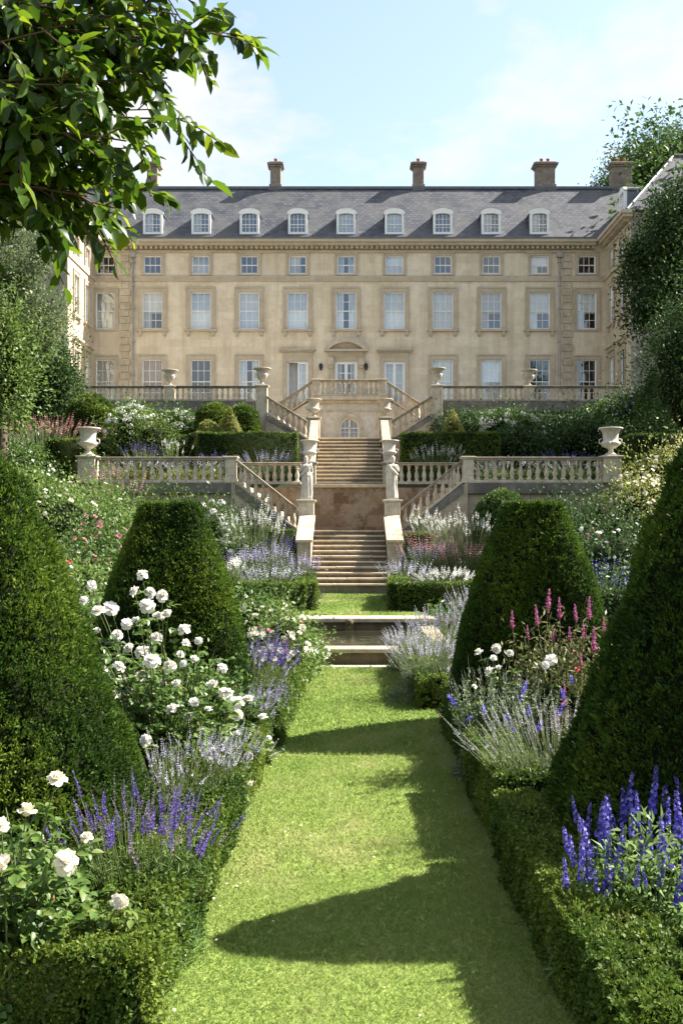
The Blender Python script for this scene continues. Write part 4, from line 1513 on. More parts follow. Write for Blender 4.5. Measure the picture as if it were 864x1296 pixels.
def topiary(name, label, x, y, h, prof, expo, tufts, L, W, amp, mat='yew', group=None, z0=None, k=6, cat='topiary', rot=0.0, sag=.02):
    """clipped solid of revolution (expo 2) or rounded square (expo > 2): prof = [(z share, radius)]"""
    r = rg(label)
    z0 = ground(x, y) if z0 is None else z0
    zs = np.array([p[0] for p in prof]) * h
    rs = np.array([p[1] for p in prof])
    seg = np.hypot(np.diff(zs), np.diff(rs))
    area = seg * np.maximum(.02, (rs[1:] + rs[:-1]) / 2)
    which = r.choice(len(seg), tufts, p=area / area.sum())
    t = r.uniform(0, 1, tufts)
    ra, rb = rs[which], rs[which + 1]
    t = np.where(np.abs(ra - rb) > 1e-4, (ra - np.sqrt(np.maximum(0, ra ** 2 + t * (rb ** 2 - ra ** 2)))) / np.where(np.abs(ra - rb) > 1e-4, ra - rb, 1), t)
    z = zs[which] + (zs[which + 1] - zs[which]) * t
    rad = ra + (rb - ra) * t
    a = r.uniform(0, TAU, tufts)

    def sup(a_):
        c, s_ = np.cos(a_ - rot), np.sin(a_ - rot)
        return (np.abs(c) ** expo + np.abs(s_) ** expo) ** (-1 / expo)
    k0 = sup(a)
    e = 1e-3
    dr = (sup(a + e) - sup(a - e)) / (2 * e)
    ca, sa = np.cos(a), np.sin(a)
    pts = np.stack([rad * k0 * ca, rad * k0 * sa, z], 1)
    tang = np.stack([dr * ca - k0 * sa, dr * sa + k0 * ca, np.zeros(tufts)], 1)
    dz = (zs[which + 1] - zs[which])
    drz = (rb - ra)
    up = np.stack([drz * k0 * ca, drz * k0 * sa, dz], 1)
    nrm = unit(np.cross(tang, up))
    lm = LM()
    clipped(lm, pts, nrm, r, k, L, W, amp, label, sag=sag)
    A = np.linspace(0, TAU, 36, endpoint=False)
    q = sup(A)
    P = np.stack([np.stack([max(.004, rr - amp * 2.2 - .03) * q * np.cos(A), max(.004, rr - amp * 2.2 - .03) * q * np.sin(A), np.full(36, max(0, zz - amp * 1.5))], 1) for zz, rr in zip(zs, rs)], 0)
    lm.grid(P, .5, 1)
    me = lm.mesh(name, [M[mat], M['core']])
    return tag(put(name, me, None, (x, y, z0)), label, cat, group)


def hedge(label, path, w, h, z0, dens, L, W, mat='box', group=None, amp=.02, k=6, name='box_hedge', cat='hedge', hvar=.03):
    """clipped hedge along a polyline (x, y): top, both sides and both ends"""
    r = rg(label)
    P = [np.array(p, float) for p in path]
    off = np.array([P[0][0], P[0][1], z0])
    lm = LM()
    pts, nrm = [], []
    for a, b_ in zip(P[:-1], P[1:]):
        d = b_ - a
        ln = np.linalg.norm(d)
        d = d / ln
        s = np.array([d[1], -d[0]])
        for kind, area in (('top', ln * w), ('l', ln * h), ('r', ln * h), ('e0', w * h), ('e1', w * h)):
            n = max(4, int(area * dens))
            u, v = r.uniform(0, 1, n), r.uniform(0, 1, n)
            if kind == 'top':
                c = a[None] + d * (u * ln)[:, None] + s * ((v - .5) * w)[:, None]
                z = np.full(n, h)
                nn = np.tile([0, 0, 1.0], (n, 1))
            elif kind in 'lr':
                sg = 1 if kind == 'l' else -1
                c = a[None] + d * (u * ln)[:, None] + s * (sg * w / 2)
                z = v * h
                nn = np.tile([sg * s[0], sg * s[1], 0.0], (n, 1))
            else:
                e = a if kind == 'e0' else b_
                sg = -1 if kind == 'e0' else 1
                c = e[None] + s * ((u - .5) * w)[:, None] + np.zeros((n, 1))
                z = v * h
                nn = np.tile([sg * d[0], sg * d[1], 0.0], (n, 1))
            pts.append(np.column_stack([c, z]))
            nrm.append(nn)
        cw, ch = w / 2 - amp * 2 - .012, h - amp * 2 - .012
        q = [a - s * cw + d * .02, a + s * cw + d * .02, b_ + s * cw - d * .02, b_ - s * cw - d * .02]
        vs = [(*(c_ - off[:2]), -.05) for c_ in q] + [(*(c_ - off[:2]), ch) for c_ in q]
        lm.add(vs, [(4, 5, 6, 7), (0, 1, 5, 4), (1, 2, 6, 5), (2, 3, 7, 6), (3, 0, 4, 7)], .5, 1)
    pts, nrm = np.concatenate(pts), np.concatenate(nrm)
    # soften the arrises and let the top undulate
    zr = pts[:, 2] / h
    pts[:, 2] += nz(pts, 3.2, label + 't') * hvar * zr
    pts[:, :2] += nrm[:, :2] * (nz(pts, 3.5, label + 's') * hvar * .8 - .03 * np.clip((zr - .8) / .2, 0, 1) ** 2 * (nrm[:, 2] < .5))[:, None]
    clipped(lm, pts - off * np.array([1, 1, 0]), nrm, r, k, L, W, amp, label, .25, spread=1.25, out=.35)
    me = lm.mesh(name, [M[mat], M['core']])
    return tag(put(name, me, None, tuple(off)), label, cat, group)


# ---------------------------------------------------------------- loose shrubs
def bush_mesh(seed, rx, ry, h, n, L, W, mat, clumps=26, cr=.30, core=.62, lump=.18, ragged=.25, big=False, tone=0.0, droop=.15):
    """leaves gathered in clumps over an uneven dome standing on the ground"""
    r = rg(seed)
    lm = LM()
    rz = h * .56
    cz = h * .44
    sc = np.array([rx, ry, rz])
    cd_ = sphere_dirs(r, clumps, -.75)
    cd_ *= (1 + lump * r.normal(size=(clumps, 1))).clip(.6, 1.35)
    per = r.multinomial(n, r.dirichlet(np.full(clumps, 4.0)))
    ci = np.repeat(np.arange(clumps), per)
    loc = r.normal(size=(n, 3)) * cr * (1 + ragged * r.exponential(.6, (n, 1)))
    d0 = cd_[ci]
    p = d0 * r.uniform(.62, .92, n)[:, None] + loc
    # an even skin as well, so no bald patches
    m = n // 2
    sk = sphere_dirs(r, m, -.8)
    rad = (1 + lump * .8 * nz(sk, 3.2, seed + 'k')) * (1 - r.exponential(.14, m)).clip(.35, 1)
    p[:m] = sk * rad[:, None]
    tn = r.normal(size=clumps) * .16
    t = .46 + tone + np.where(np.arange(n) < m, .12 * nz(p, 4, seed + 't'), tn[ci]) + r.normal(size=n) * .17
    o = unit(p * sc + np.array([0, 0, .25 * rz]))
    p = p * sc + np.array([0, 0, cz])
    keep = p[:, 2] > .01
    p, o, t = p[keep], o[keep], t[keep]
    n = len(p)
    d = unit(o * .7 + r.normal(size=(n, 3)) * .6 + np.array([0, 0, .15 - droop]))
    nr = unit(o * .5 + np.array([0, 0, .7]) + r.normal(size=(n, 3)) * .45)
    f = lm.blades if big else lm.leaves
    f(p, d, nr, L * r.uniform(.6, 1.3, n), W * r.uniform(.7, 1.25, n), np.clip(t, 0, 1), 0)
    if core:
        V = np.linspace(-.95, 1, 9)
        A = np.linspace(0, TAU, 14, endpoint=False)
        G = np.stack([np.stack([np.sqrt(max(.0001, 1 - v * v)) * np.cos(A), np.sqrt(max(.0001, 1 - v * v)) * np.sin(A), np.full(14, v)], 1) for v in V], 0)
        G = G * core * (1 + .12 * r.normal(size=G.shape[:2])[..., None])
        G = G * sc + np.array([0, 0, cz])
        G[..., 2] = np.maximum(G[..., 2], -.1)
        lm.grid(G, .5, 1)
    return lm.mesh('foliage', [M[mat], M['core']])


def bloom_mesh(name, R_, mat, layers=((6, .30, 1.0), (6, .62, .95), (6, .88, .86), (5, 1.08, .74), (4, 1.25, .58)), seed='b', centre=None):
    """layered cupped petals on a ball of inner petals; opens along +Z"""
    r = rg(name + seed)
    lm = LM()
    for (k, tilt, size) in layers:
        for i in range(k):
            a = TAU * (i + r.uniform(-.2, .2)) / k + tilt * 3
            el = tilt * 1.25 + r.uniform(-.12, .12)
            ca, sa = math.cos(a), math.sin(a)
            P = np.zeros((4, 4, 3))
            for ui, u in enumerate(np.linspace(0, 1, 4)):
                for vi, v in enumerate(np.linspace(-1, 1, 4)):
                    rad = R_ * size * u
                    e = el + .55 * u * tilt + .12 * abs(v) - (.5 * (u > .95) * (1.1 - tilt))
                    wd = R_ * size * (.18 + .62 * math.sin(min(1, u * .9 + .1) * 2.2)) * (1 - .25 * (u > .95) * abs(v))
                    rr = rad * math.cos(e)
                    zz = rad * math.sin(e) + .12 * R_ * abs(v) * u
                    P[ui, vi] = (ca * rr - sa * v * wd * .62, sa * rr + ca * v * wd * .62, zz)
            lm.grid(P, r.uniform(.1, 1), 0, False)
    A = np.linspace(0, TAU, 10, endpoint=False)
    G = np.stack([np.stack([R_ * .46 * s_ * np.cos(A), R_ * .46 * s_ * np.sin(A), np.full(10, R_ * (.30 + .36 * c_))], 1) for s_, c_ in ((.02, -1), (.7, -.7), (1, 0), (.85, .6), (.45, 1.0), (.05, .95))], 0)
    lm.grid(G, .55, 0 if centre is None else 1)
    return lm.mesh(name, [M[mat]] + ([M[centre]] if centre else []))


def flat_bloom(name, R_, mat, k=6, seed='x'):
    """small cheap flower head: a ring of petals and a button"""
    r = rg(name + seed)
    lm = LM()
    a = np.arange(k) * TAU / k + r.uniform(-.2, .2, k)
    for lay, (el, sz) in enumerate(((.25, 1.0), (.75, .8))):
        aa = a + lay * .5
        d = np.stack([np.cos(aa) * math.cos(el), np.sin(aa) * math.cos(el), np.full(k, math.sin(el))], 1)
        lm.leaves(np.zeros((k, 3)), d, np.tile([0, 0, 1.0], (k, 1)) + d * .2, R_ * sz, R_ * .85, r.uniform(0, 1, k), 0, .12, base=.6)
    return lm.mesh(name, M[mat])


def cluster_bloom(name, R_, mat, n=40, petal=.35):
    """domed head of many small florets"""
    r = rg(name)
    lm = LM()
    d = sphere_dirs(r, n, -.4)
    p = d * R_ * r.uniform(.7, 1.0, (n, 1)) * np.array([1, 1, .8])
    for j in range(2):
        t = unit(np.cross(d, r.normal(size=(n, 3))))
        lm.leaves(p - t * R_ * petal * .5, t, d, R_ * petal, R_ * petal, r.uniform(0, 1, n), 0, .1, base=.5)
    return lm.mesh(name, M[mat])


def spike_mesh(name, H, R_, mat, whorls=10, per=7, taper=.75, petal=1.0, gap=.0, seed='s', bend=.0, green=None):
    """a flower spike along +Z: whorls of small florets thinning to a pointed tip"""
    r = rg(name + seed)
    lm = LM()
    for i in range(whorls):
        f = i / (whorls - 1)
        rad = R_ * (1 - taper * f ** 1.4) * r.uniform(.8, 1.15) * (.75 if i == 0 else 1)
        k = max(3, int(per * (1 - .45 * f)))
        a = TAU * np.arange(k) / k + r.uniform(0, 6)
        el = .25 + .9 * f * .8
        d = np.stack([np.cos(a) * math.cos(el), np.sin(a) * math.cos(el), np.full(k, math.sin(el))], 1) + r.normal(size=(k, 3)) * .15
        z = H * f * (1 - gap) + r.normal(size=k) * H * .015
        p = np.stack([bend * z * z / H + 0 * a, 0 * a, z], 1)
        p = p + d * rad * .12
        lm.leaves(p, d, unit(np.cross(d, r.normal(size=(k, 3)))) * .6 + np.array([0, 0, .8]), rad * r.uniform(.8, 1.2, k), rad * .85 * petal, np.clip(.35 + .4 * f + r.normal(size=k) * .22, 0, 1), 0, .3, base=.62)
    zz = np.linspace(0, H, 5)
    path = np.stack([bend * zz * zz / H, 0 * zz, zz], 1)[None]
    lm.tubes(path, R_ * .16, R_ * .06, .5, 1, 3)
    return lm.mesh(name, [M[mat], M['cane' if green is None else green]])


def add_fan(lm, r, n, rad, h, lean, base_r, width, mi, k=3, m=6, hvar=.2, wind=(0, 0), quads=True):
    """n curved stems springing from a base; returns tips and directions"""
    a = r.uniform(0, TAU, n)
    f = np.sqrt(r.uniform(0, 1, n))
    b_ = np.stack([np.cos(a) * f * base_r[0], np.sin(a) * f * base_r[1], np.zeros(n)], 1)
    hh = h * (1 - hvar * f ** 2 * .6 + r.normal(size=n) * hvar * .35).clip(.45, 1.25)
    tx = b_[:, 0] + np.cos(a) * f * (rad[0] - base_r[0]) + r.normal(size=n) * lean * h + wind[0] * hh
    ty = b_[:, 1] + np.sin(a) * f * (rad[1] - base_r[1]) + r.normal(size=n) * lean * h + wind[1] * hh
    tip = np.stack([tx, ty, hh], 1)
    s = np.linspace(0, 1, m)
    mid = b_ * .65 + tip * .35
    mid[:, 2] = hh * .6
    pa = (1 - s)[None, :, None] ** 2 * b_[:, None] + 2 * (s * (1 - s))[None, :, None] * mid[:, None] + (s ** 2)[None, :, None] * tip[:, None]
    if width:
        lm.tubes(pa, width, width * .7, np.repeat(r.uniform(.2, .9, n), (m - 1) * k), mi, k)
    return pa, tip, unit(pa[:, -1] - pa[:, -2])


def quat_to(d):
    return Vector(tuple(float(c) for c in d)).to_track_quat('Z', 'Y')


def herb(name, label, x, y, rad, h, stems, spikes, leafmat_, flower_part='flower_spike', group=None, z0=None, leaf=(.05, .007), leaves_per=8, leaf_zone=(.05, .7), lean=.06, base=.45,
         stem_w=.0022, cat='plant', merge=False, wind=(0, 0), hvar=.22, bloom_scale=(.75, 1.2), frac=1.0, mound=0, mound_r=.95, mound_leaf=None, tone=0.0, leaf_up=.5):
    """clump of upright stems with narrow leaves; each stem carries a spike (or other bloom)"""
    r = rg(label)
    z0 = ground(x, y) if z0 is None else z0
    rad = rad if hasattr(rad, '__len__') else (rad, rad)
    t = thing(name, label, cat, (x, y, z0), group)
    lm = LM()
    pa, tip, td = add_fan(lm, r, stems, rad, h, lean, (rad[0] * base, rad[1] * base), stem_w, 1, 3, 6, hvar, wind)
    n = stems * leaves_per
    si = np.repeat(np.arange(stems), leaves_per)
    u = r.uniform(*leaf_zone, n)
    fi = u * 5
    i0 = np.minimum(fi.astype(int), 4)
    p = pa[si, i0] + (pa[si, i0 + 1] - pa[si, i0]) * (fi - i0)[:, None]
    sd = unit(pa[si, i0 + 1] - pa[si, i0])
    d = unit(sd * leaf_up + sphere_dirs(r, n) * .8 + np.array([0, 0, .1]))
    lm.leaves(p, d, r.normal(size=(n, 3)) * .5 + np.array([0, 0, 1.0]), leaf[0] * r.uniform(.6, 1.4, n) * (1.25 - .5 * u), leaf[1] * r.uniform(.7, 1.3, n), np.clip(.3 + tone + .35 * u + r.normal(size=n) * .2, 0, 1), 0, .2)
    if mound:
        mr = r.uniform(0, 1, mound) ** .5
        a = r.uniform(0, TAU, mound)
        z = h * .55 * r.uniform(0, 1, mound) * (1.1 - mr ** 2).clip(0, 1)
        p = np.stack([np.cos(a) * mr * rad[0] * mound_r, np.sin(a) * mr * rad[1] * mound_r, z], 1)
        ml = mound_leaf or leaf
        d = unit(p * np.array([1, 1, .6]) / max(rad) + r.normal(size=(mound, 3)) * .6 + np.array([0, 0, .45]))
        lm.leaves(p, d, r.normal(size=(mound, 3)) * .5 + np.array([0, 0, 1.0]), ml[0] * r.uniform(.7, 1.4, mound), ml[1] * r.uniform(.7, 1.3, mound), np.clip(.35 + tone + .3 * z / h + r.normal(size=mound) * .2, 0, 1), 0, .2)
    put('foliage', lm.mesh('foliage', [M[leafmat_], M['cane']]), t)
    if not spikes:
        return t
    if merge:
        fl = LM()
        for (me_, share) in spikes:
            pass
        meshes = [s[0] for s in spikes]
        prob = np.array([s[1] for s in spikes], float)
        ch = r.choice(len(meshes), stems, p=prob / prob.sum())
        for mi, me_ in enumerate(meshes):
            idx = np.where((ch == mi) & (np.arange(stems) < frac * stems))[0]
            if not len(idx):
                continue
            nv = len(me_.vertices)
            co = np.empty(nv * 3, np.float32)
            me_.vertices.foreach_get('co', co)
            co = co.reshape(-1, 3)
            qv = np.empty(len(me_.polygons) * 4, np.int32)
            me_.loops.foreach_get('vertex_index', qv)
            qv = qv.reshape(-1, 4)
            pm = np.empty(len(me_.polygons), np.int32)
            me_.polygons.foreach_get('material_index', pm)
            rv = np.empty(len(me_.polygons), np.float32)
            me_.attributes['rnd'].data.foreach_get('value', rv)
            for i in idx:
                mt = np.array(quat_to(td[i]).to_matrix())
                fl.add((co * r.uniform(*bloom_scale)) @ mt.T + tip[i], qv[pm == 0], np.clip(rv[pm == 0] + r.normal() * .1, 0, 1), 0)
        o = put('flowers', fl.mesh('flowers', meshes[0].materials[0]), t)
        o['kind'] = 'stuff'
        return t
    for i in range(min(stems, 100)):
        me_ = spikes[int(r.choice(len(spikes), p=np.array([s[1] for s in spikes]) / sum(s[1] for s in spikes)))][0]
        put(flower_part, me_, t, tuple(tip[i]), quat_to(td[i] + r.normal(size=3) * .12), float(r.uniform(*bloom_scale)))
    return t


def shrub(name, label, x, y, rx, ry, h, n, L, W, mat, group=None, z0=None, cat='shrub', flowers=None, **kw):
    """leafy shrub; flowers = [(part name, mesh, count, (smin, smax), front bias)]"""
    z0 = ground(x, y) if z0 is None else z0
    me = bush_mesh(label, rx, ry, h, n, L, W, mat, **kw)
    if not flowers:
        me.name = name
        return tag(put(name, me, None, (x, y, z0)), label, cat, group)
    t = thing(name, label, cat, (x, y, z0), group)
    put('foliage', me, t)
    r = rg(label + 'fl')
    for (pn, mesh, cnt, sc, zmin) in flowers:
        d = sphere_dirs(r, cnt * 3, zmin)
        d = d[np.argsort(d[:, 1] + r.normal(size=len(d)) * .55)][:cnt]
        lift = 1 + .05 * r.normal(size=cnt)
        p = d * np.array([rx, ry, h * .56]) * lift[:, None] * 1.03 + np.array([0, 0, h * .44])
        for i in range(cnt):
            if p[i, 2] > .03:
                dd = d[i] + r.normal(size=3) * .35 + np.array([0, -.15, .35])
                put(pn, mesh, t, tuple(p[i]), quat_to(dd), float(r.uniform(*sc)))
    return t


def tree(name, label, x, y, base, crown_c, crown_r, n, L, W, mat, trunk_r, group=None, clumps=60, cr=.2, lump=.3, limbs=7, core=0, tone=0.0, shape=None, droop=.15, cat='tree'):
    """trunk and limbs that divide, a crown of leaf clumps carried by them"""
    r = rg(label)
    t = thing(name, label, cat, (x, y, base), group)
    cc = np.array([crown_c[0] - x, crown_c[1] - y, crown_c[2] - base])
    sc = np.array(crown_r)
    lm = LM()
    s = np.linspace(0, 1, 8)
    top = cc + np.array([0, 0, sc[2] * .3])
    path = np.stack([top[0] * s + .15 * np.sin(s * 5) * s, top[1] * s, top[2] * s], 1)[None]
    lm.tubes(path, trunk_r, trunk_r * .25, .5, 0, 10)
    cdir = sphere_dirs(r, clumps, -.6)
    rad = (1 + lump * r.normal(size=(clumps, 1))).clip(.5, 1.4) * r.uniform(.55, 1.0, (clumps, 1)) ** .5
    C = cdir * rad
    if shape is not None:
        C[:, :2] *= shape(C[:, 2])[:, None]
    ends = C * sc * .9 + cc
    f = r.uniform(.35, .95, clumps)
    st = np.stack([np.interp(f, s, path[0][:, i]) for i in range(3)], 1)
    mid = st * .5 + ends * .5 + np.array([0, 0, 1]) * (np.linalg.norm(ends - st, axis=1, keepdims=True) * .12)
    u = np.linspace(0, 1, 6)
    bp = (1 - u)[None, :, None] ** 2 * st[:, None] + 2 * (u * (1 - u))[None, :, None] * mid[:, None] + (u ** 2)[None, :, None] * ends[:, None]
    lm.tubes(bp, trunk_r * .28, trunk_r * .04, .5, 0, 5)
    put('trunk', lm.mesh('trunk', [M['bark']]), t)
    lm = LM()
    per = r.multinomial(n, r.dirichlet(np.full(clumps, 5.0)))
    ci = np.repeat(np.arange(clumps), per)
    loc = np.clip(r.normal(size=(n, 3)), -1.9, 1.9) * cr * np.array([1, 1, .75]) * r.uniform(.5, 1.2, clumps)[ci][:, None]
    p = (C[ci] + loc) * sc + cc
    o = unit(loc * sc + .5 * unit(C[ci]) * sc.mean() * cr)
    d = unit(o * .6 + r.normal(size=(n, 3)) * .7 + np.array([0, 0, -droop]))
    nr = unit(o * .6 + np.array([0, 0, .8]) + r.normal(size=(n, 3)) * .5)
    tt = .45 + tone + (r.normal(size=clumps) * .14)[ci] + r.normal(size=n) * .17
    lm.leaves(p, d, nr, L * r.uniform(.6, 1.35, n), W * r.uniform(.7, 1.25, n), np.clip(tt, 0, 1), 0)
    put('crown', lm.mesh('crown', [M[mat]]), t)
    return t


# ---------------------------------------------------------------- roses
def rose(name, label, x, y, heads, rad, h, n, mat_bloom, group=None, z0=None, bloom_r=.06, leafL=.05, leafW=.032, canes=14, extra_buds=6, dense=(0, 0, .45), big=True, blooms=None, leafm='leaf_rose', tone=0.0, lower=.15):
    """rose bush: canes rise from the base, each bloom sits at a cane end; heads = world positions of the blooms"""
    r = rg(label)
    z0 = ground(x, y) if z0 is None else z0
    t = thing(name, label, 'rose bush', (x, y, z0), group)
    B = blooms or [bloom_mesh('bloom', 1.0, mat_bloom, seed='a'), bloom_mesh('bloom', 1.0, mat_bloom, ((6, .5, .95), (6, .78, .92), (6, 1.0, .84), (5, 1.2, .7), (4, 1.35, .5)), 'b'), bloom_mesh('bloom', 1.0, mat_bloom, ((7, .12, 1.0), (6, .42, .98), (6, .72, .9), (6, .95, .8), (5, 1.15, .62)), 'c'), bloom_mesh('bloom', 1.0, mat_bloom, ((5, .95, .8), (5, 1.2, .85), (4, 1.4, .7)), 'd'), bloom_mesh('bloom', 1.0, mat_bloom, ((6, -.05, 1.0), (5, .3, .95), (6, .55, .8), (5, .85, .55)), 'e')]
    Hd = np.array([(hx - x, hy - y, hz - z0) for hx, hy, hz, *_ in heads])
    m = len(Hd)
    ex = canes
    a = r.uniform(0, TAU, ex)
    ff = np.sqrt(r.uniform(.05, 1, ex))
    E = np.stack([np.cos(a) * ff * rad[0], np.sin(a) * ff * rad[1], h * r.uniform(.45, .95, ex) * (1.05 - .35 * ff ** 2)], 1)
    tips = np.concatenate([Hd, E]) if m else E
    k = len(tips)
    bs = np.stack([tips[:, 0] * .3 + r.normal(size=k) * .06, tips[:, 1] * .3 + r.normal(size=k) * .06, np.zeros(k)], 1)
    mid = bs * .6 + tips * .4 + r.normal(size=(k, 3)) * .07
    mid[:, 2] = tips[:, 2] * .62
    u = np.linspace(0, 1, 9)
    pa = (1 - u)[None, :, None] ** 2 * bs[:, None] + 2 * (u * (1 - u))[None, :, None] * mid[:, None] + (u ** 2)[None, :, None] * tips[:, None]
    lm = LM()
    lm.tubes(pa, .0075, .003, .5, 0, 5)
    put('stems', lm.mesh('stems', [M['cane']]), t)
    # leaflets: sprays along the canes, fuller below
    per = max(1, n // (k * 5))
    ns = k * per
    si = np.repeat(np.arange(k), per)
    uu = r.uniform(lower, .93, ns)
    fi = uu * 8
    i0 = np.minimum(fi.astype(int), 7)
    p0 = pa[si, i0] + (pa[si, i0 + 1] - pa[si, i0]) * (fi - i0)[:, None]
    rd = unit(sphere_dirs(r, ns) * np.array([1, 1, .5]) + np.array([0, 0, .25]))
    rl = leafL * r.uniform(1.6, 3.2, ns) * (1.3 - .5 * uu)
    lm = LM()
    for j, (s_, side) in enumerate(((.45, 1), (.45, -1), (.75, 1), (.75, -1), (1.0, 0))):
        c = p0 + rd * (rl * s_)[:, None] + np.array([0, 0, -.25]) * (rl * s_ ** 2)[:, None]
        sd = unit(np.cross(rd, [0, 0, 1.0]) + 1e-6)
        d = unit(rd * (.5 if side else 1) + sd * side * .9 + r.normal(size=(ns, 3)) * .25 + np.array([0, 0, -.2]))
        f = lm.blades if big else lm.leaves
        f(c, d, np.array([0, 0, 1.0]) + r.normal(size=(ns, 3)) * .38 + rd * .2, leafL * r.uniform(.7, 1.25, ns), leafW * r.uniform(.75, 1.2, ns), np.clip(.4 + tone + .25 * uu + r.normal(size=ns) * .2, 0, 1), 0)
    lm.tubes(np.stack([p0, p0 + rd * (rl * .5)[:, None] + np.array([0, 0, -.06]) * rl[:, None], p0 + rd * rl[:, None] + np.array([0, 0, -.25]) * rl[:, None]], 1), .0015, .001, .4, 0, 3)
    put('foliage', lm.mesh('foliage', [M[leafm], M['cane']]), t)
    for i in range(m):
        s_ = heads[i][3] if len(heads[i]) > 3 else bloom_r * r.uniform(.8, 1.15)
        d = r.normal(size=3) * .45 + np.array([0, -.55, .8])
        put('bloom', B[int(r.integers(len(B)))], t, tuple(tips[i]), quat_to(d), tuple(float(s_ * q_) for q_ in r.uniform(.82, 1.15, 3)))
    if extra_buds:
        bl = MB()
        bl.lathe([(.1, 0), (.42, .18), (.5, .5), (.3, .9), (.05, 1.15)], (0, 0, 0), 8)
        bm_ = bl.mesh('bud', M['bud'])
        at = bm_.attributes.new('rnd', 'FLOAT', 'FACE')
        at.data.foreach_set('value', np.full(len(bm_.polygons), .6, np.float32))
        for i in range(min(extra_buds, ex)):
            put('bud', bm_, t, tuple(tips[m + i]), quat_to(np.array([0, 0, 1]) + r.normal(size=3) * .3), bloom_r * .36)
    return t
# ================================================================== GRASS AND GROUND COVER
def grass_blades():
    r = rg('grass')
    lm = LM()
    for (y0, y1, dens, L, W) in ((3.6, 6.5, 20000, .026, .0038), (6.5, 10, 11000, .030, .0055), (10, 16.5, 4500, .04, .010), (21.55, 29.9, 1500, .045, .022)):
        hw0, hw1, z = (-.98, 1.05, .006) if y0 < 17 else (-1.6, 1.6, GL + .006)
        n = int((hw1 - hw0) * (y1 - y0) * dens)
        p = np.stack([r.uniform(hw0, hw1, n), r.uniform(y0, y1, n), np.full(n, z)], 1)
        d = unit(r.normal(size=(n, 3)) * np.array([.75, .75, .2]) + np.array([0, 0, .75]))
        cl = nz(p, 1.6, 'ga') * .20 + nz(p, 5, 'gc') * .13 + nz(p, 12, 'gb') * .14
        keep = r.uniform(0, 1, n) < (.75 + .5 * cl)
        p, d, cl = p[keep], d[keep], cl[keep]
        n = len(p)
        lm.leaves(p, d, r.normal(size=(n, 3)) + np.array([0, 0, .3]), L * r.uniform(.5, 1.35, n), W * r.uniform(.7, 1.3, n), np.clip(.48 + cl + r.normal(size=n) * .13, 0, 1), 0, .2, .1, .35)
    o = put('grass', lm.mesh('grass', M['grass']))
    tag(o, 'short bright mown grass of the garden path and small lawn', 'grass', None, 'stuff')


grass_blades()


def ground_cover():
    r = rg('cover')
    lm = LM()
    for (xa, xb, ya, yb, dens, L, W, hh) in ((-4.5, -.95, 3.4, 9, 900, .05, .028, .16), (1.0, 4.5, 3.4, 9, 900, .05, .028, .16), (-7, -1.0, 9, 17, 330, .08, .045, .25), (1.05, 7, 9, 17, 330, .08, .045, .25),
                                        (-13, -1.7, 17, 33.8, 90, .13, .075, .4), (1.7, 13, 17, 33.8, 90, .13, .075, .4), (-15, -1.8, 36.8, 49.8, 75, .15, .085, .45), (1.8, 15, 36.8, 49.8, 75, .15, .085, .45)):
        n = int((xb - xa) * (yb - ya) * dens)
        x, y = r.uniform(xa, xb, n), r.uniform(ya, yb, n)
        ok = np.ones(n, bool)
        if ya > 30:
            ok &= ~((np.abs(x) < 4.6) & (y > 42))
        g = np.array([ground(a, b_) for a, b_ in zip(x, y)])
        p = np.stack([x, y, g], 1)
        c = nz(p, 3.0, 'cv')
        p[:, 2] += (r.uniform(0, 1, n) ** 1.6) * hh * (.7 + .4 * c)
        p, c = p[ok], c[ok]
        n = len(p)
        d = unit(r.normal(size=(n, 3)) + np.array([0, 0, .5]))
        lm.leaves(p, d, r.normal(size=(n, 3)) * .5 + np.array([0, 0, 1.0]), L * r.uniform(.5, 1.4, n), W * r.uniform(.6, 1.3, n), np.clip(.4 + .2 * c + r.normal(size=n) * .2, 0, 1), 0, .2)
    o = put('ground_cover', lm.mesh('ground_cover', M['leaf']))
    tag(o, 'low green ground cover leaves filling the flower beds and banks', 'ground cover', None, 'stuff')


ground_cover()

def fallen_petals():
    r = rg('petals')
    n = 45
    lm = LM()
    p = np.stack([np.where(r.uniform(0, 1, n) < .75, -.95 + r.exponential(.22, n), r.uniform(-.9, 1.0, n)), r.uniform(4.4, 10, n), np.full(n, .03)], 1)
    lm.leaves(p, r.normal(size=(n, 3)) * np.array([1, 1, .2]), np.array([0, 0, 1.0]) + r.normal(size=(n, 3)) * .3, .022 * r.uniform(.5, 1.3, n), .017, r.uniform(0, 1, n), 0, .2)
    o = put('fallen_petals', lm.mesh('fallen_petals', M['rosecream']))
    tag(o, 'few pale fallen petals scattered on the lawn by the roses', 'petals', None, 'stuff')


fallen_petals()

# ================================================================== YEW TOPIARY
cone = [(0, 1.20), (.04, 1.19), (.215, 1.02), (.46, .77), (.64, .58), (.82, .39), (.89, .30), (.957, .17), (.985, .09), (1.0, .015)]
topiary('yew_cone', 'tall bright green yew cone cut off by the edge beside the white rose bush', -2.34, 6.65, 2.78, cone, 2, 17000, .034, .014, .042, k=8, group='yew cones')
topiary('yew_cone', 'huge dark shaded yew cone standing behind the blue delphiniums', 2.28, 6.35, 2.92, cone, 2, 17000, .034, .014, .042, k=8, group='yew cones')
topiary('yew_cone', 'yew cone beyond the right edge shading the near corner hedge', 3.4, 4.8, 2.2, [(a, b_ * .85) for a, b_ in cone], 2, 5000, .06, .02, .04, k=6)  # unseen cone, added only to throw shade on the near corner hedge
frus = [(0, .93), (.24, .87), (.48, .755), (.64, .645), (.75, .55), (.9, .395), (.985, .325), (1.0, .315), (1.002, .01)]
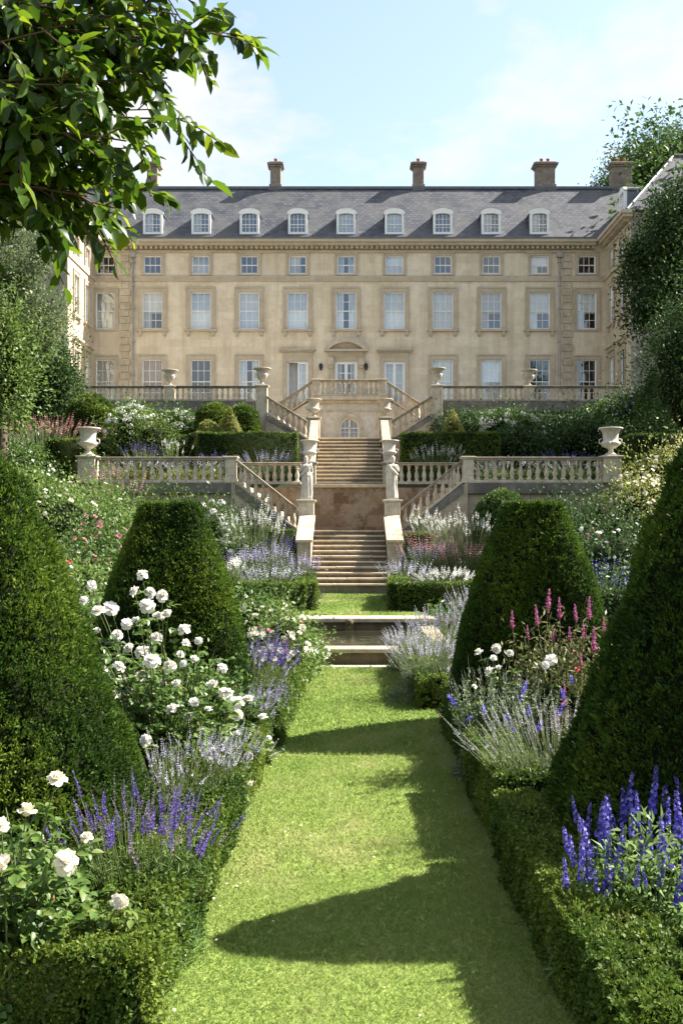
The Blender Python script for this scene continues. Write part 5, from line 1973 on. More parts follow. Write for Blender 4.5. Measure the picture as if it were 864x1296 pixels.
topiary('truncated_yew', 'flat topped truncated yew pyramid rising behind the white rose bush', -1.95, 11.2, 2.50, frus, 5, 19000, .034, .016, .014, k=7, sag=.005, group='truncated yews', rot=.14)
topiary('truncated_yew', 'flat topped truncated yew pyramid behind the pink flower spikes', 2.0, 11.2, 2.50, frus, 5, 19000, .034, .016, .014, k=7, sag=.005, group='truncated yews', rot=-.12)

# ================================================================== EDGING HEDGES
G = 'box hedges edging the lawn path'
hedge('low box hedge along the left of the lawn under the purple salvia', [(-1.02, 4.29), (-.93, 9.7)], .40, .42, 0, 2400, .026, .017, group=G, amp=.03, hvar=.05)
hedge('thick yellow green box hedge end in the near corner below the cream rose', [(-2.5, 4.55), (-.92, 4.50)], .46, .43, 0, 3400, .022, .015, group=G, amp=.022, k=7)
hedge('box hedge beside the violet lavender leading to the pool', [(-.90, 10.4), (-.80, 16.3)], .42, .42, 0, 1000, .034, .022, group=G, amp=.03, hvar=.05)
hedge('dark box hedge running along the right edge of the lawn below the blue delphiniums', [(1.20, 3.7), (1.17, 6.9)], .42, .46, 0, 3200, .023, .016, group=G, amp=.025)
hedge('box hedge crossing the near right corner in front of the blue delphiniums', [(1.44, 4.28), (2.9, 4.30)], .46, .47, 0, 3600, .022, .015, group=G, amp=.025)
hedge('dark box hedge on the right under the silver lavender clump', [(1.20, 6.98), (1.18, 8.7)], .40, .52, 0, 2200, .026, .017, group=G, amp=.025)
hedge('square cut box hedge block with a sunlit top under the tall mixed perennials', [(1.22, 8.78), (1.22, 11.6)], .42, .46, 0, 1100, .032, .02, group=G, amp=.025)
hedge('box hedge under the two big lavenders near the pool on the right', [(1.02, 12.6), (.98, 16.2)], .36, .42, 0, 750, .036, .024, group=G, amp=.025)
G = 'box hedges around the beds before the steps'
hedge('clipped box hedge framing the left lavender bed before the steps', [(-3.2, 23.6), (-.98, 23.6), (-1.25, 29.0)], .46, .68, GL - .02, 420, .05, .034, group=G, amp=.02)
hedge('clipped box hedge framing the right daisy bed before the steps', [(3.4, 23.6), (1.12, 23.6), (1.42, 29.0)], .46, .68, GL - .02, 420, .05, .034, group=G, amp=.02)
G = 'box blocks below the lower terrace'
hedge('box hedge block against the left cheek wall of the lower steps', [(-2.52, 31.6), (-1.68, 31.6)], .6, 1.9, GL, 260, .055, .036, group=G)
hedge('box hedge block against the right cheek wall of the lower steps', [(1.72, 31.5), (2.55, 31.5)], .6, 1.75, GL, 260, .055, .036, group=G)
G = 'long clipped hedges on the lower terrace'
hedge('long clipped hedge on the lower terrace above the left statue', [(-5.7, 38.9), (-1.95, 38.9)], .9, 2.15, Z1 - .1, 260, .06, .04, group=G)
hedge('long clipped hedge on the lower terrace above the right statue', [(1.95, 38.9), (5.65, 38.9)], .9, 2.15, Z1 - .1, 260, .06, .04, group=G)
hedge('square clipped hedge left of the marble urn below pink flowers', [(-10.3, 35.6), (-8.95, 35.6)], 1.5, 1.6, 3.7, 260, .065, .042, group=G)
hedge('dark clipped hedge right of the marble urn in tree shade', [(9.7, 35.6), (13, 35.6)], 1.5, 2.0, 3.5, 240, .065, .042, 'yew', group=G)

# ================================================================== NEAR LEFT BORDER
hd = [(X(px, d), d, Z(py, d), s) for px, py, d, s in ((72, 990, 4.45, .055), (33, 1033, 4.35, .052), (2, 1052, 4.25, .06), (83, 1092, 4.3, .062), (4, 1100, 4.2, .058), (151, 1141, 4.55, .042), (-40, 1010, 4.5, .06), (-60, 1080, 4.3, .06), (110, 1062, 4.9, .03))]
rose('rose_bush', 'cream white rose bush in the bottom corner with large glossy leaves', -1.5, 4.62, hd, (.50, .5), .98, 4200, 'rosecream', 'white rose bushes', leafL=.052, leafW=.036, canes=34, extra_buds=10, lower=.12)
salv = [(spike_mesh('flower_spike', .13, .014, 'violet', 13, 6, .6, seed='s%d' % i, bend=.1 * i), 1) for i in range(3)]
salv2 = [(spike_mesh('flower_spike', .15, .009, 'mauve', 12, 5, .5, seed='m%d' % i), 1) for i in range(2)]
herb('salvia', 'purple salvia with dark violet spikes leaning over the left hedge', X(178, 5.35), 5.35, (.40, .42), .68, 90, [(salv[0][0], 2), (salv[1][0], 2), (salv[2][0], 1), (salv2[0][0], 2), (salv2[1][0], 2)], 'leaf_feather', group='purple salvias', leaf=(.055, .006), leaves_per=16, leaf_zone=(.02, .8), lean=.10, mound=2400, mound_leaf=(.06, .008), wind=(.05, 0), mound_r=.8)
herb('salvia', 'small drooping salvia with deep violet heads at the lawn edge', X(225, 5.5), 5.5, (.13, .2), .60, 14, [(s[0], 1) for s in salv], 'leaf_feather', group='purple salvias', leaf=(.05, .006), leaves_per=10, lean=.07, mound=260, mound_leaf=(.05, .007), wind=(.05, 0))
lav = [(spike_mesh('flower_spike', .085, .010, 'lavender', 8, 5, .5, seed='l%d' % i), 1) for i in range(3)]
lavb = [(spike_mesh('flower_spike', .10, .013, 'lavpale', 8, 5, .5, seed='p%d' % i), 1) for i in range(3)]
lavg = [(spike_mesh('flower_spike', .16, .0085, 'lavgrey', 14, 5, .55, seed='g%d' % i), 1) for i in range(3)]
viol = [(spike_mesh('flower_spike', .12, .014, 'violet', 9, 5, .5, seed='v%d' % i), 1) for i in range(2)] + [(lav[0][0], 1.0)]
G = 'catmint and lavender of the left border'
herb('catmint', 'hazy pale catmint between the left yew cone and the white roses', X(222, 7.1), 7.1, (.40, .5), .64, 230, lav + lavb, 'leaf_silver', group=G, leaf=(.035, .010), leaves_per=9, lean=.12, mound=1500, mound_leaf=(.03, .016), tone=-.1)
herb('catmint', 'lilac catmint trailing over the lawn hedge below the white roses', X(272, 7.6), 7.7, (.22, .42), .58, 90, lav + lavb, 'leaf_silver', group=G, leaf=(.035, .010), leaves_per=8, lean=.15, mound=800, mound_leaf=(.03, .016), wind=(.1, 0), tone=-.1)
wh = ((180, 728), (171, 749), (189, 751), (186, 767), (116, 741), (107, 761), (173, 784), (200, 782), (213, 780), (233, 797), (235, 817), (252, 812), (198, 808), (192, 838), (215, 845), (233, 841), (246, 838), (281, 846), (165, 822), (167, 871), (180, 857), (286, 877), (299, 889), (315, 887), (264, 901), (333, 911), (120, 800), (140, 770), (225, 868), (150, 845), (205, 870), (145, 880), (270, 870), (130, 850), (245, 890), (190, 895), (160, 790), (220, 900), (180, 825), (155, 862), (262, 930), (295, 925), (205, 755), (148, 805), (125, 775), (228, 830), (182, 880), (240, 910), (115, 830), (300, 905))
r_ = rg('roses')
hd = [(X(px, d), d, Z(py, d), s * .9) for (px, py), d, s in zip(wh, r_.uniform(8.0, 9.3, len(wh)), r_.uniform(.052, .078, len(wh)))]
rose('rose_bush', 'tall white rose bush full of round blooms before the truncated yew', -1.55, 8.75, hd, (.62, .5), 1.45, 4200, 'rosewhite', 'white rose bushes', leafL=.062, leafW=.042, canes=34, extra_buds=12, bloom_r=.06, lower=.08)
hd = [(X(px, d), d, Z(py, d), s) for (px, py), d, s in (((184, 937), 7.6, .05), ((270, 951), 7.9, .034), ((263, 962), 7.9, .034), ((319, 956), 8.1, .042), ((318, 995), 7.7, .046), ((245, 985), 7.5, .03), ((300, 930), 8.3, .035), ((285, 1000), 7.6, .03), ((255, 925), 8.2, .04), ((340, 935), 8.4, .03))]
rose('rose_bush', 'low rose bush with small flat white blooms spilling over the lawn hedge', -1.18, 8.1, hd, (.30, .5), .85, 2200, 'rosewhite', 'white rose bushes', leafL=.04, leafW=.028, canes=30, extra_buds=4, bloom_r=.035, leafm='leaf_light', lower=.05)
G = 'lavenders of the left border'
herb('lavender', 'violet blue lavender leaning over the lawn beyond the white roses', X(325, 11.4), 11.4, (.32, .5), .82, 170, viol, 'leaf_silver', group=G, leaf=(.06, .008), leaves_per=8, lean=.07, mound=700, mound_leaf=(.07, .012), bloom_scale=(1.1, 1.7), wind=(.10, 0))
herb('lavender', 'dusky lavender clump at the hedge foot before the violet lavender', X(322, 9.9), 9.9, (.20, .42), .60, 90, lav, 'leaf_silver', group=G, leaf=(.06, .008), leaves_per=7, lean=.08, mound=400, mound_leaf=(.06, .012), bloom_scale=(1.1, 1.6), wind=(.16, 0))
fw = flat_bloom('bloom', 1.0, 'blossom_white')
fc = flat_bloom('bloom', 1.0, 'rosecream', seed='c')
fp = flat_bloom('bloom', 1.0, 'rosepink')
fr = flat_bloom('bloom', 1.0, 'crimson')
fb = flat_bloom('bloom', 1.0, 'blue')
fl_ = flat_bloom('bloom', 1.0, 'lavender')
G = 'small rose bushes near the pool'
shrub('rose_bush', 'cream shrub rose dotted with small blooms beside the pool', X(352, 14.2), 14.2, .55, .9, 1.15, 3600, .06, .036, 'leaf_light', G, cat='rose bush', flowers=[('bloom', fc, 45, (.035, .06), 0), ('bloom', fp, 5, (.03, .045), 0)])
shrub('rose_bush', 'pale green shrub rose with few white blooms at the near end of the pool', X(385, 16), 15.6, .36, .5, .72, 1600, .06, .036, 'leaf_light', G, cat='rose bush', flowers=[('bloom', fw, 18, (.035, .06), 0)])
shrub('rose_bush', 'loose cream rose behind the shrub rose beside the pool', X(320, 15.8), 16.2, .7, .6, 1.25, 2600, .065, .04, 'leaf', G, cat='rose bush', flowers=[('bloom', fc, 26, (.04, .065), 0)])
shrub('shrub', 'leafy green filler shrub under the tall white rose bush', -1.55, 9.5, .7, .45, .95, 4200, .055, .034, 'leaf', 'filler shrubs of the borders')
shrub('shrub', 'leafy green filler shrub between the left cone and the near rose', -2.0, 5.6, .5, .4, .5, 2600, .05, .03, 'leaf', 'filler shrubs of the borders')
shrub('shrub', 'dark filler shrub left of the truncated yew behind the white roses', -2.75, 9.2, .7, .6, 1.15, 3600, .06, .036, 'leaf_dark', 'filler shrubs of the borders', flowers=[('bloom', fw, 10, (.03, .05), 0)])

# ================================================================== NEAR RIGHT BORDER
dl = [(795, 984, 1030, 5.5), (825, 976, 1032, 5.5), (776, 1011, 1050, 5.4), (757, 1014, 1058, 5.4), (845, 1012, 1045, 5.3), (860, 1005, 1060, 5.2), (734, 1031, 1052, 5.3), (736, 1064, 1120, 5.1), (768, 1060, 1142, 4.95), (786, 1045, 1082, 5.1), (812, 1055, 1087, 5.0), (839, 1036, 1080, 5.0), (799, 1026, 1058, 5.2), (858, 1088, 1146, 4.8), (818, 1100, 1122, 4.8), (719, 1047, 1080, 5.2), (716, 1090, 1130, 5.0), (880, 1020, 1080, 5.1), (745, 1040, 1085, 5.2), (850, 1060, 1100, 5.0), (775, 1078, 1110, 5.05), (830, 1060, 1098, 5.1), (870, 1050, 1110, 4.9), (755, 1100, 1128, 4.9), (806, 1008, 1046, 5.35), (890, 1100, 1150, 4.8), (730, 1010, 1040, 5.5), (768, 1025, 1070, 5.3), (742, 1020, 1060, 5.6), (788, 1000, 1040, 5.7), (812, 1005, 1050, 5.6), (838, 995, 1040, 5.6), (852, 1030, 1075, 5.4), (770, 1008, 1045, 5.6), (820, 1040, 1085, 5.3), (790, 1075, 1112, 5.0), (745, 1075, 1115, 5.0), (866, 1065, 1115, 5.1), (726, 1060, 1095, 5.2), (848, 1000, 1040, 5.7), (805, 1095, 1125, 4.85), (760, 1040, 1085, 5.3), (834, 1085, 1120, 4.9), (890, 1000, 1060, 5.4), (875, 985, 1040, 5.6)]


def floret_spike(name, H, R_, mat, seed, n=40):
    """delphinium spike: separate open florets around a stalk, buds at the tip"""
    r = rg(name + seed)
    lm = LM()
    for i in range(n):
        f = (i + .5) / n
        a = i * 2.4 + r.uniform(-.3, .3)
        rad = R_ * (1 - .72 * f ** 1.5) * r.uniform(.7, 1.3)
        if r.uniform() < .12:
            continue
        c = np.array([math.cos(a) * rad * .62, math.sin(a) * rad * .62, H * f])
        fd = unit(np.array([math.cos(a), math.sin(a), .25 + r.uniform(-.25, .25)]))
        k = 5 if f < .82 else 3
        sz = R_ * (.72 - .38 * f) * r.uniform(.85, 1.2)
        e1 = unit(np.cross(fd, [0, 0, 1.0]))
        e2 = np.cross(fd, e1)
        b_ = TAU * np.arange(k) / k + r.uniform(0, 2)
        pd = np.cos(b_)[:, None] * e1 + np.sin(b_)[:, None] * e2 + fd * .35
        lm.leaves(np.tile(c, (k, 1)), pd, np.tile(fd, (k, 1)), sz, sz * .95, np.clip(r.uniform(0, 1) * .75 + r.uniform(0, .3, k), 0, 1), 0, .15, base=.6)
    z = np.linspace(-.06, H, 5)
    lm.tubes(np.stack([0 * z, 0 * z, z], 1)[None], R_ * .13, R_ * .05, .5, 1, 4)
    return lm.mesh(name, [M[mat], M['cane']])


t = thing('delphinium', 'clump of vivid blue delphinium spikes before the dark right yew cone', 'plant', (1.45, 5.1, 0))
r_ = rg('delph')
D3 = [floret_spike('flower_spike', 1.0, .104, 'blue', 's%d' % i) for i in range(4)]
paths = []
for i, (px, pt, pb, d) in enumerate(dl):
    hi, lo = Z(pt, d), Z(pb, d)
    H = (hi - lo) * 1.1
    x = X(px, d)
    lean = (x - 1.5) * .12 + r_.normal() * .09
    put('flower_spike', D3[i % 4], t, (x - 1.45, d - 5.1, lo), quat_to((lean * 1.5, r_.normal() * .05, 1)), (H * 1.25 * r_.uniform(.75, .95), H * 1.25 * r_.uniform(.75, .95), H) if H < .25 else (.24, .24, H))
    b0 = np.array([(x - 1.45) * .6, (d - 5.1) * .6, 0])
    e = np.array([x - 1.45, d - 5.1, lo])
    s = np.linspace(0, 1, 5)[:, None]
    paths.append(b0 * (1 - s) + e * s + np.array([lean * .2, 0, 0]) * s * (1 - s))
lm = LM()
pa = np.array(paths)
lm.tubes(pa, .006, .004, .5, 1, 5)
n = 4200
a, q_ = r_.uniform(0, TAU, n), np.sqrt(r_.uniform(0, 1, n))
p = np.stack([np.cos(a) * q_ * .46, np.sin(a) * q_ * .38 - .12, r_.uniform(0, 1, n) * .72 * (1.15 - q_ ** 2)], 1)
lm.leaves(p, unit(p * np.array([1, 1, .5]) + r_.normal(size=(n, 3)) * .35 + np.array([0, 0, .12])), np.array([0, 0, 1.0]) + r_.normal(size=(n, 3)) * .4, .065 * r_.uniform(.5, 1.3, n), .016 * r_.uniform(.7, 1.6, n), np.clip(.35 + .5 * p[:, 2] + r_.normal(size=n) * .2, 0, 1), 0, .2, .2)
put('foliage', lm.mesh('foliage', [M['leaf_feather'], M['cane']]), t)
herb('strap_leaf_plant', 'strappy dark leaved plant between the right hedge and the blue delphiniums', 1.38, 5.75, (.34, .3), .44, 60, None, 'leaf', leaf=(.2, .016), leaves_per=3, leaf_zone=(0, .3), lean=.2, mound=160, mound_leaf=(.26, .018), cat='plant', group=None)
G = 'lavenders of the right border'
herb('lavender', 'silver grey lavender with long pale spikes leaning over the right hedge', 1.46, 7.35, (.52, .40), .78, 190, lavg, 'leaf_silver', group=G, leaf=(.06, .006), leaves_per=12, lean=.09, mound=2000, mound_leaf=(.08, .008), mound_r=.6, wind=(-.12, 0), base=.3, bloom_scale=(.8, 1.3))
herb('border_perennial', 'silvery green catmint mound with upright pale shoots under white roses', X(640, 9.1), 9.15, (.48, .5), .86, 120, lavg[:1], 'leaf_silver', group=None, leaf=(.045, .02), leaves_per=26, leaf_zone=(.05, .98), lean=.05, mound=4600, mound_leaf=(.045, .02), base=.7, tone=.1, bloom_scale=(.3, .5))
G = 'pink flower spires of the right border'
pinks = [spike_mesh('flower_spike', .20, .030, 'pink', 12, 8, .5, seed='k%d' % i) for i in range(3)]
t = thing('loosestrife', 'tall pink flower spires on wiry stems before the right truncated yew', 'plant', (1.95, 9.7, 0), G)
r_ = rg('pinks')
paths = []
for i, (px, py, d, s) in enumerate(((648, 782, 9.5, .8), (680, 779, 9.6, .95), (693, 762, 9.8, 1.05), (708, 770, 9.8, .95), (745, 770, 9.6, 1.0), (729, 774, 9.9, .8), (751, 812, 9.4, 1.1), (668, 795, 9.4, .6), (738, 795, 9.5, .7), (721, 800, 9.7, .7), (700, 800, 9.5, .6), (756, 845, 9.3, .8), (735, 830, 9.3, .6), (713, 880, 9.0, .9), (703, 905, 8.9, .7), (765, 790, 9.9, .8))):
    e = np.array([X(px, d) - 1.95, d - 9.7, Z(py, d)])
    put('flower_spike', pinks[i % 3], t, tuple(e - np.array([0, 0, .1])), quat_to((r_.normal() * .12, r_.normal() * .1, 1)), s)
    s_ = np.linspace(0, 1, 6)[:, None]
    b0 = np.array([e[0] * .5, e[1] * .5, 0])
    paths.append(b0 * (1 - s_) + (e - np.array([0, 0, .08])) * s_ + np.array([r_.normal() * .1, 0, 0]) * s_ * (1 - s_))
lm = LM()
pa = np.array(paths)
lm.tubes(pa, .007, .004, .5, 1, 5)
n = 2600
si = r_.integers(0, len(pa), n)
u = r_.uniform(.15, .95, n) * 5
i0 = u.astype(int).clip(0, 4)
p = pa[si, i0] + (pa[si, i0 + 1] - pa[si, i0]) * (u - i0)[:, None] + r_.normal(size=(n, 3)) * .07
lm.leaves(p, sphere_dirs(r_, n) + np.array([0, 0, .3]), r_.normal(size=(n, 3)) * .5 + np.array([0, 0, 1.0]), .075 * r_.uniform(.5, 1.3, n), .022, r_.uniform(0, 1, n), 0, .2)
put('foliage', lm.mesh('foliage', [M['leaf_bronze'], M['twig']]), t)
shrub('shrub', 'bronze tinted green shrub under the pink flower spires', X(705, 9.4), 9.5, .5, .42, 1.1, 3600, .055, .026, 'leaf_bronze', 'filler shrubs of the borders', flowers=[('bloom', fr, 3, (.02, .03), .0), ('bloom', fp, 8, (.02, .03), 0)], core=.5)
hd = [(X(px, d), d, Z(py, d), s) for px, py, d, s in ((607, 828, 9.2, .05), (627, 822, 9.3, .056), (624, 836, 9.2, .052), (631, 848, 9.1, .05), (645, 827, 9.3, .036), (697, 835, 9.1, .06), (619, 850, 9.1, .04), (600, 870, 8.9, .03), (690, 842, 9.0, .045))]
rose('rose_bush', 'white roses rising out of the silvery catmint on the right', X(640, 9.4), 9.4, hd, (.4, .3), .95, 500, 'rosewhite', 'white rose bushes', leafL=.05, leafW=.034, canes=8, extra_buds=2, bloom_r=.05)
bs = [spike_mesh('flower_spike', .11, .034, 'blue', 7, 7, .5, seed='b%d' % i) for i in range(2)]
t = thing('bellflower', 'scattered violet blue bellflowers threaded through the silvery catmint', 'plant', (1.35, 8.8, 0))
paths = []
for i, (px, py, d, s) in enumerate(((575, 886, 8.8, 1.0), (612, 896, 8.5, .8), (658, 878, 8.8, 1.1), (662, 868, 8.9, .9), (668, 898, 8.5, .8), (678, 917, 8.3, .9), (705, 897, 8.6, 1.0), (714, 878, 8.7, .9), (640, 905, 8.4, .7), (590, 905, 8.4, .6), (724, 858, 8.9, .7), (650, 920, 8.3, .6))):
    e = np.array([X(px, d) - 1.35, d - 8.8, Z(py, d)])
    put('flower_spike', bs[i % 2], t, tuple(e - np.array([0, 0, .05])), quat_to((r_.normal() * .4, -.3, 1)), s * .95)
    s_ = np.linspace(0, 1, 5)[:, None]
    paths.append(np.array([e[0] * .7, e[1] * .7, 0.05]) * (1 - s_) + (e - np.array([0, 0, .04])) * s_)
lm = LM()
lm.tubes(np.array(paths), .004, .003, .5, 0, 4)
put('stems', lm.mesh('stems', M['cane']), t)
G = 'lavenders of the right border'
herb('lavender', 'big pale lavender mound spreading towards the pool on the right', X(545, 13.2), 13.3, (.56, .6), .68, 280, lavb + lavg[:1], 'leaf_silver', group=G, leaf=(.07, .009), leaves_per=9, lean=.06, mound=1600, mound_leaf=(.09, .012), bloom_scale=(1.2, 1.9), base=.4)
herb('lavender', 'lilac lavender mound right behind the big pale one by the pool', X(560, 15), 15.1, (.62, .6), .86, 280, lav + lavb, 'leaf_silver', group=G, leaf=(.08, .010), leaves_per=9, lean=.06, mound=1600, mound_leaf=(.09, .013), bloom_scale=(1.3, 2.0), base=.4)
herb('lavender', 'small silvery lavender overhanging the near corner of the pool', X(512, 16.3), 16.2, (.30, .4), .50, 120, lavb, 'leaf_silver', group=G, leaf=(.07, .010), leaves_per=9, lean=.06, mound=700, mound_leaf=(.08, .013), bloom_scale=(1.2, 1.9))
herb('lavender', 'grey lavender plumes between the pool and the right truncated yew', X(600, 17.5), 17.6, (.42, .6), .95, 150, lavb + lavg, 'leaf_silver', group=G, leaf=(.08, .012), leaves_per=9, lean=.06, mound=900, mound_leaf=(.1, .015), bloom_scale=(1.5, 2.3))
shrub('shrub', 'dark low filler shrub between the right hedge and the truncated yew', 1.75, 10.2, .4, .4, .6, 1800, .05, .03, 'leaf_dark', 'filler shrubs of the borders')

# ================================================================== BEDS BEFORE THE STEPS
G = 'lavenders of the beds before the steps'
H3 = [spike_mesh('flower_spike', .26, .036, 'lavender', 5, 4, .5, seed='fa%d' % i) for i in range(2)]
HV = [spike_mesh('flower_spike', .26, .036, 'violet', 5, 4, .5, seed='fv')]
HP = [spike_mesh('flower_spike', .25, .038, 'lavpale', 5, 4, .5, seed='fp')]
HW = [spike_mesh('flower_spike', .17, .042, 'blossom_white', 5, 4, .5, seed='fw')]
HR = [spike_mesh('flower_spike', .26, .045, 'rosepink', 5, 4, .5, seed='fr')]


def far_herb(name, label, px, d, rad, h, stems, meshes, lm_, group, **kw):
    kw.setdefault('leaf', (.12, .022))
    kw.setdefault('mound', int(stems * 9))
    kw.setdefault('frac', .7)
    kw.setdefault('mound_leaf', (.13, .035))
    return herb(name, label, X(px, d), d, rad, h, stems, [(m, 1) for m in meshes], lm_, group=group, leaves_per=8, lean=.05, stem_w=.008, merge=True, base=.5, bloom_scale=(.7, 1.15), **kw)


far_herb('lavender', 'lilac lavender in the left bed nearest the lower steps', 378, 27.6, (.62, .6), .98, 110, H3 + HP, 'leaf_silver', G)
far_herb('lavender', 'violet lavender in the middle of the left hedged bed', 345, 28.2, (.62, .6), 1.22, 110, H3 + HV, 'leaf_silver', G)
far_herb('lavender', 'pale lavender at the outer end of the left hedged bed', 312, 27.8, (.62, .6), 1.1, 110, H3 + HP, 'leaf_silver', G)
far_herb('white_perennial', 'creamy white plume plant at the corner of the left hedged bed', 296, 26.9, (.4, .4), .95, 60, HW, 'leaf_light', 'white perennials of the beds')
far_herb('lavender', 'grey lavender along the front of the left hedged bed', 340, 26.7, (.8, .4), .7, 110, HP, 'leaf_silver', G)
far_herb('lavender', 'lilac lavender in the right bed against the lower steps', 512, 27.2, (.6, .6), .82, 100, HP, 'leaf_silver', G)
far_herb('lavender', 'violet lavender in the middle of the right hedged bed', 540, 28.4, (.7, .6), 1.25, 120, H3 + HV, 'leaf_feather', G)
far_herb('white_perennial', 'drift of white daisies along the front of the right hedged bed', 565, 26.8, (1.0, .38), .68, 150, HW, 'leaf_feather', 'white perennials of the beds')
far_herb('pink_perennial', 'reddish pink perennial behind the white daisies on the right', 580, 28.3, (.7, .6), 1.3, 100, HR + H3, 'leaf_bronze', 'pink perennials of the beds')
far_herb('pink_perennial', 'dusky pink perennial beside the right cheek block', 535, 30.0, (.6, .5), 1.45, 70, HR, 'leaf_light', 'pink perennials of the beds')
far_herb('white_perennial', 'tall white flowered shrub mass under the right raking balustrade', 590, 31, (1.4, .7), 2.1, 170, HW, 'leaf_silver', 'white perennials of the beds')
far_herb('white_perennial', 'white plume plant topping the right box block by the steps', 538, 31.7, (.5, .5), 2.2, 70, HW, 'leaf_silver', 'white perennials of the beds', z0=GL + .1)
far_herb('white_perennial', 'greyish white perennial mass under the left raking balustrade', 322, 30.6, (1.0, .7), 2.2, 140, HW + HP, 'leaf_silver', 'white perennials of the beds')
far_herb('lavender', 'dark violet spires in front of the left box block by the steps', 355, 30.2, (.5, .4), 1.5, 50, HV, 'leaf', G)
hyd = cluster_bloom('bloom', 1.0, 'blossom_white', 26, .5)
G = 'white hydrangeas'
shrub('hydrangea', 'white hydrangea against the left terrace wall behind the truncated yew', X(272, 32), 32, 1.05, .8, 2.7, 3600, .11, .07, 'leaf', G, flowers=[('bloom', hyd, 60, (.09, .15), -.3)])
shrub('shrub', 'low green mound below the white hydrangea by the left wall', X(290, 30.4), 30.4, .9, .6, 1.5, 2400, .10, .06, 'leaf', 'shrubs below the lower terrace wall', flowers=[('bloom', fw, 20, (.05, .08), 0)])
shrub('shrub', 'small dark bun of box against the left string wall', X(318, 33), 33.2, .5, .45, 2.55, 1500, .09, .05, 'leaf_dark', 'shrubs below the lower terrace wall')
shrub('shrub', 'dark shrub row top showing over the left truncated yew', X(205, 32), 32.2, 1.6, .7, 2.85, 4200, .10, .06, 'box', 'shrubs below the lower terrace wall')
far_herb('pink_perennial', 'mauve pink spires left of the left truncated yew near the wall', 140, 31, (1.1, .8), 2.3, 90, HR + H3, 'leaf', 'pink perennials of the beds')
topiary('box_dome', 'clipped green dome against the right terrace wall', X(634, 32), 32, 3.2, [(0, .8), (.45, .95), (.7, .93), (.86, .72), (.96, .36), (1, .02)], 2, 3000, .07, .04, .03, 'leaf', z0=GL, k=6, group=None)  # lighter leaves than the other domes: its sunlit look is put into the colour
shrub('shrub', 'dark shrub along the right wall beside the clipped dome', X(705, 32.4), 32.4, 1.3, .7, 2.9, 3800, .10, .06, 'leaf_dark', 'shrubs below the lower terrace wall', z0=.5)
shrub('hydrangea', 'shaded pale hydrangea low on the right behind the truncated yew', X(606, 29.5), 29.3, .6, .6, 1.2, 1800, .1, .06, 'leaf', G, flowers=[('bloom', hyd, 26, (.06, .1), -.2)])

# ================================================================== LEFT FLANK
G = 'flowering shrubs of the left bank'
shrub('flowering_shrub', 'tall pale flowering shrub on the left bank below the square hedge', X(88, 25), 25, 1.9, 1.3, 2.6, 6500, .10, .055, 'leaf_light', G, flowers=[('bloom', fc, 30, (.05, .08), -.2)], core=.5)
shrub('flowering_shrub', 'left bank shrub sprinkled with crimson blooms', X(118, 19.5), 19.5, 1.2, 1.0, 2.1, 5000, .085, .045, 'leaf', G, flowers=[('bloom', fr, 5, (.05, .075), 0), ('bloom', fp, 16, (.04, .07), 0)], core=.5)
shrub('flowering_shrub', 'green shrub with tiny white flowers between yew cone and truncated yew', X(70, 17), 16.6, 1.3, .9, 2.0, 5200, .08, .045, 'leaf_light', G, flowers=[('bloom', fw, 26, (.03, .05), -.2)], core=.5)
shrub('flowering_shrub', 'dusky pink flowering shrub by the left truncated yew shoulder', X(135, 23), 23.2, 1.0, .9, 2.2, 4000, .09, .05, 'leaf', G, flowers=[('bloom', fp, 40, (.05, .085), -.2)], core=.5)
shrub('flowering_shrub', 'shrub with white blossom at the foot of the left bank', X(95, 14), 13.6, .9, .8, 1.45, 3900, .07, .04, 'leaf', G, flowers=[('bloom', fw, 18, (.035, .05), -.2)], core=.5)
shrub('flowering_shrub', 'light leafy shrub just above the left yew cone slope', X(45, 29), 28.5, 1.5, 1.2, 1.5, 5200, .11, .06, 'leaf_light', G, flowers=[('bloom', fw, 22, (.05, .07), -.2)], core=.5)
shrub('flowering_shrub', 'broad pale shrub rose under the left marble urn', X(100, 30), 30.2, 1.5, 1.0, 1.1, 4600, .11, .06, 'leaf_light', G, flowers=[('bloom', fc, 30, (.06, .09), -.2)], core=.5)
shrub('flowering_shrub', 'olive toned shrub low on the left bank behind the crimson blooms', X(165, 27), 27.0, 1.2, .9, 1.7, 3600, .10, .055, 'leaf_olive', G, core=.5)
far_herb('pink_perennial', 'mass of tall dusty pink flowers above the square left hedge', 55, 38, (2.3, 1.0), 2.3, 220, HR, 'leaf', 'pink perennials of the beds', z0=ground(X(55, 38), 38) - .3)
shrub('flowering_shrub', 'white flowered shrub left of the square clipped hedge', X(12, 33), 33.5, 1.3, 1.2, 1.6, 4200, .12, .065, 'leaf', G, flowers=[('bloom', fw, 40, (.05, .09), -.2)])
shrub('flowering_shrub', 'dark rounded shrub wedged beside the square left hedge', X(32, 35), 35.6, 1.0, 1.0, 1.5, 3000, .12, .065, 'leaf_dark', G)
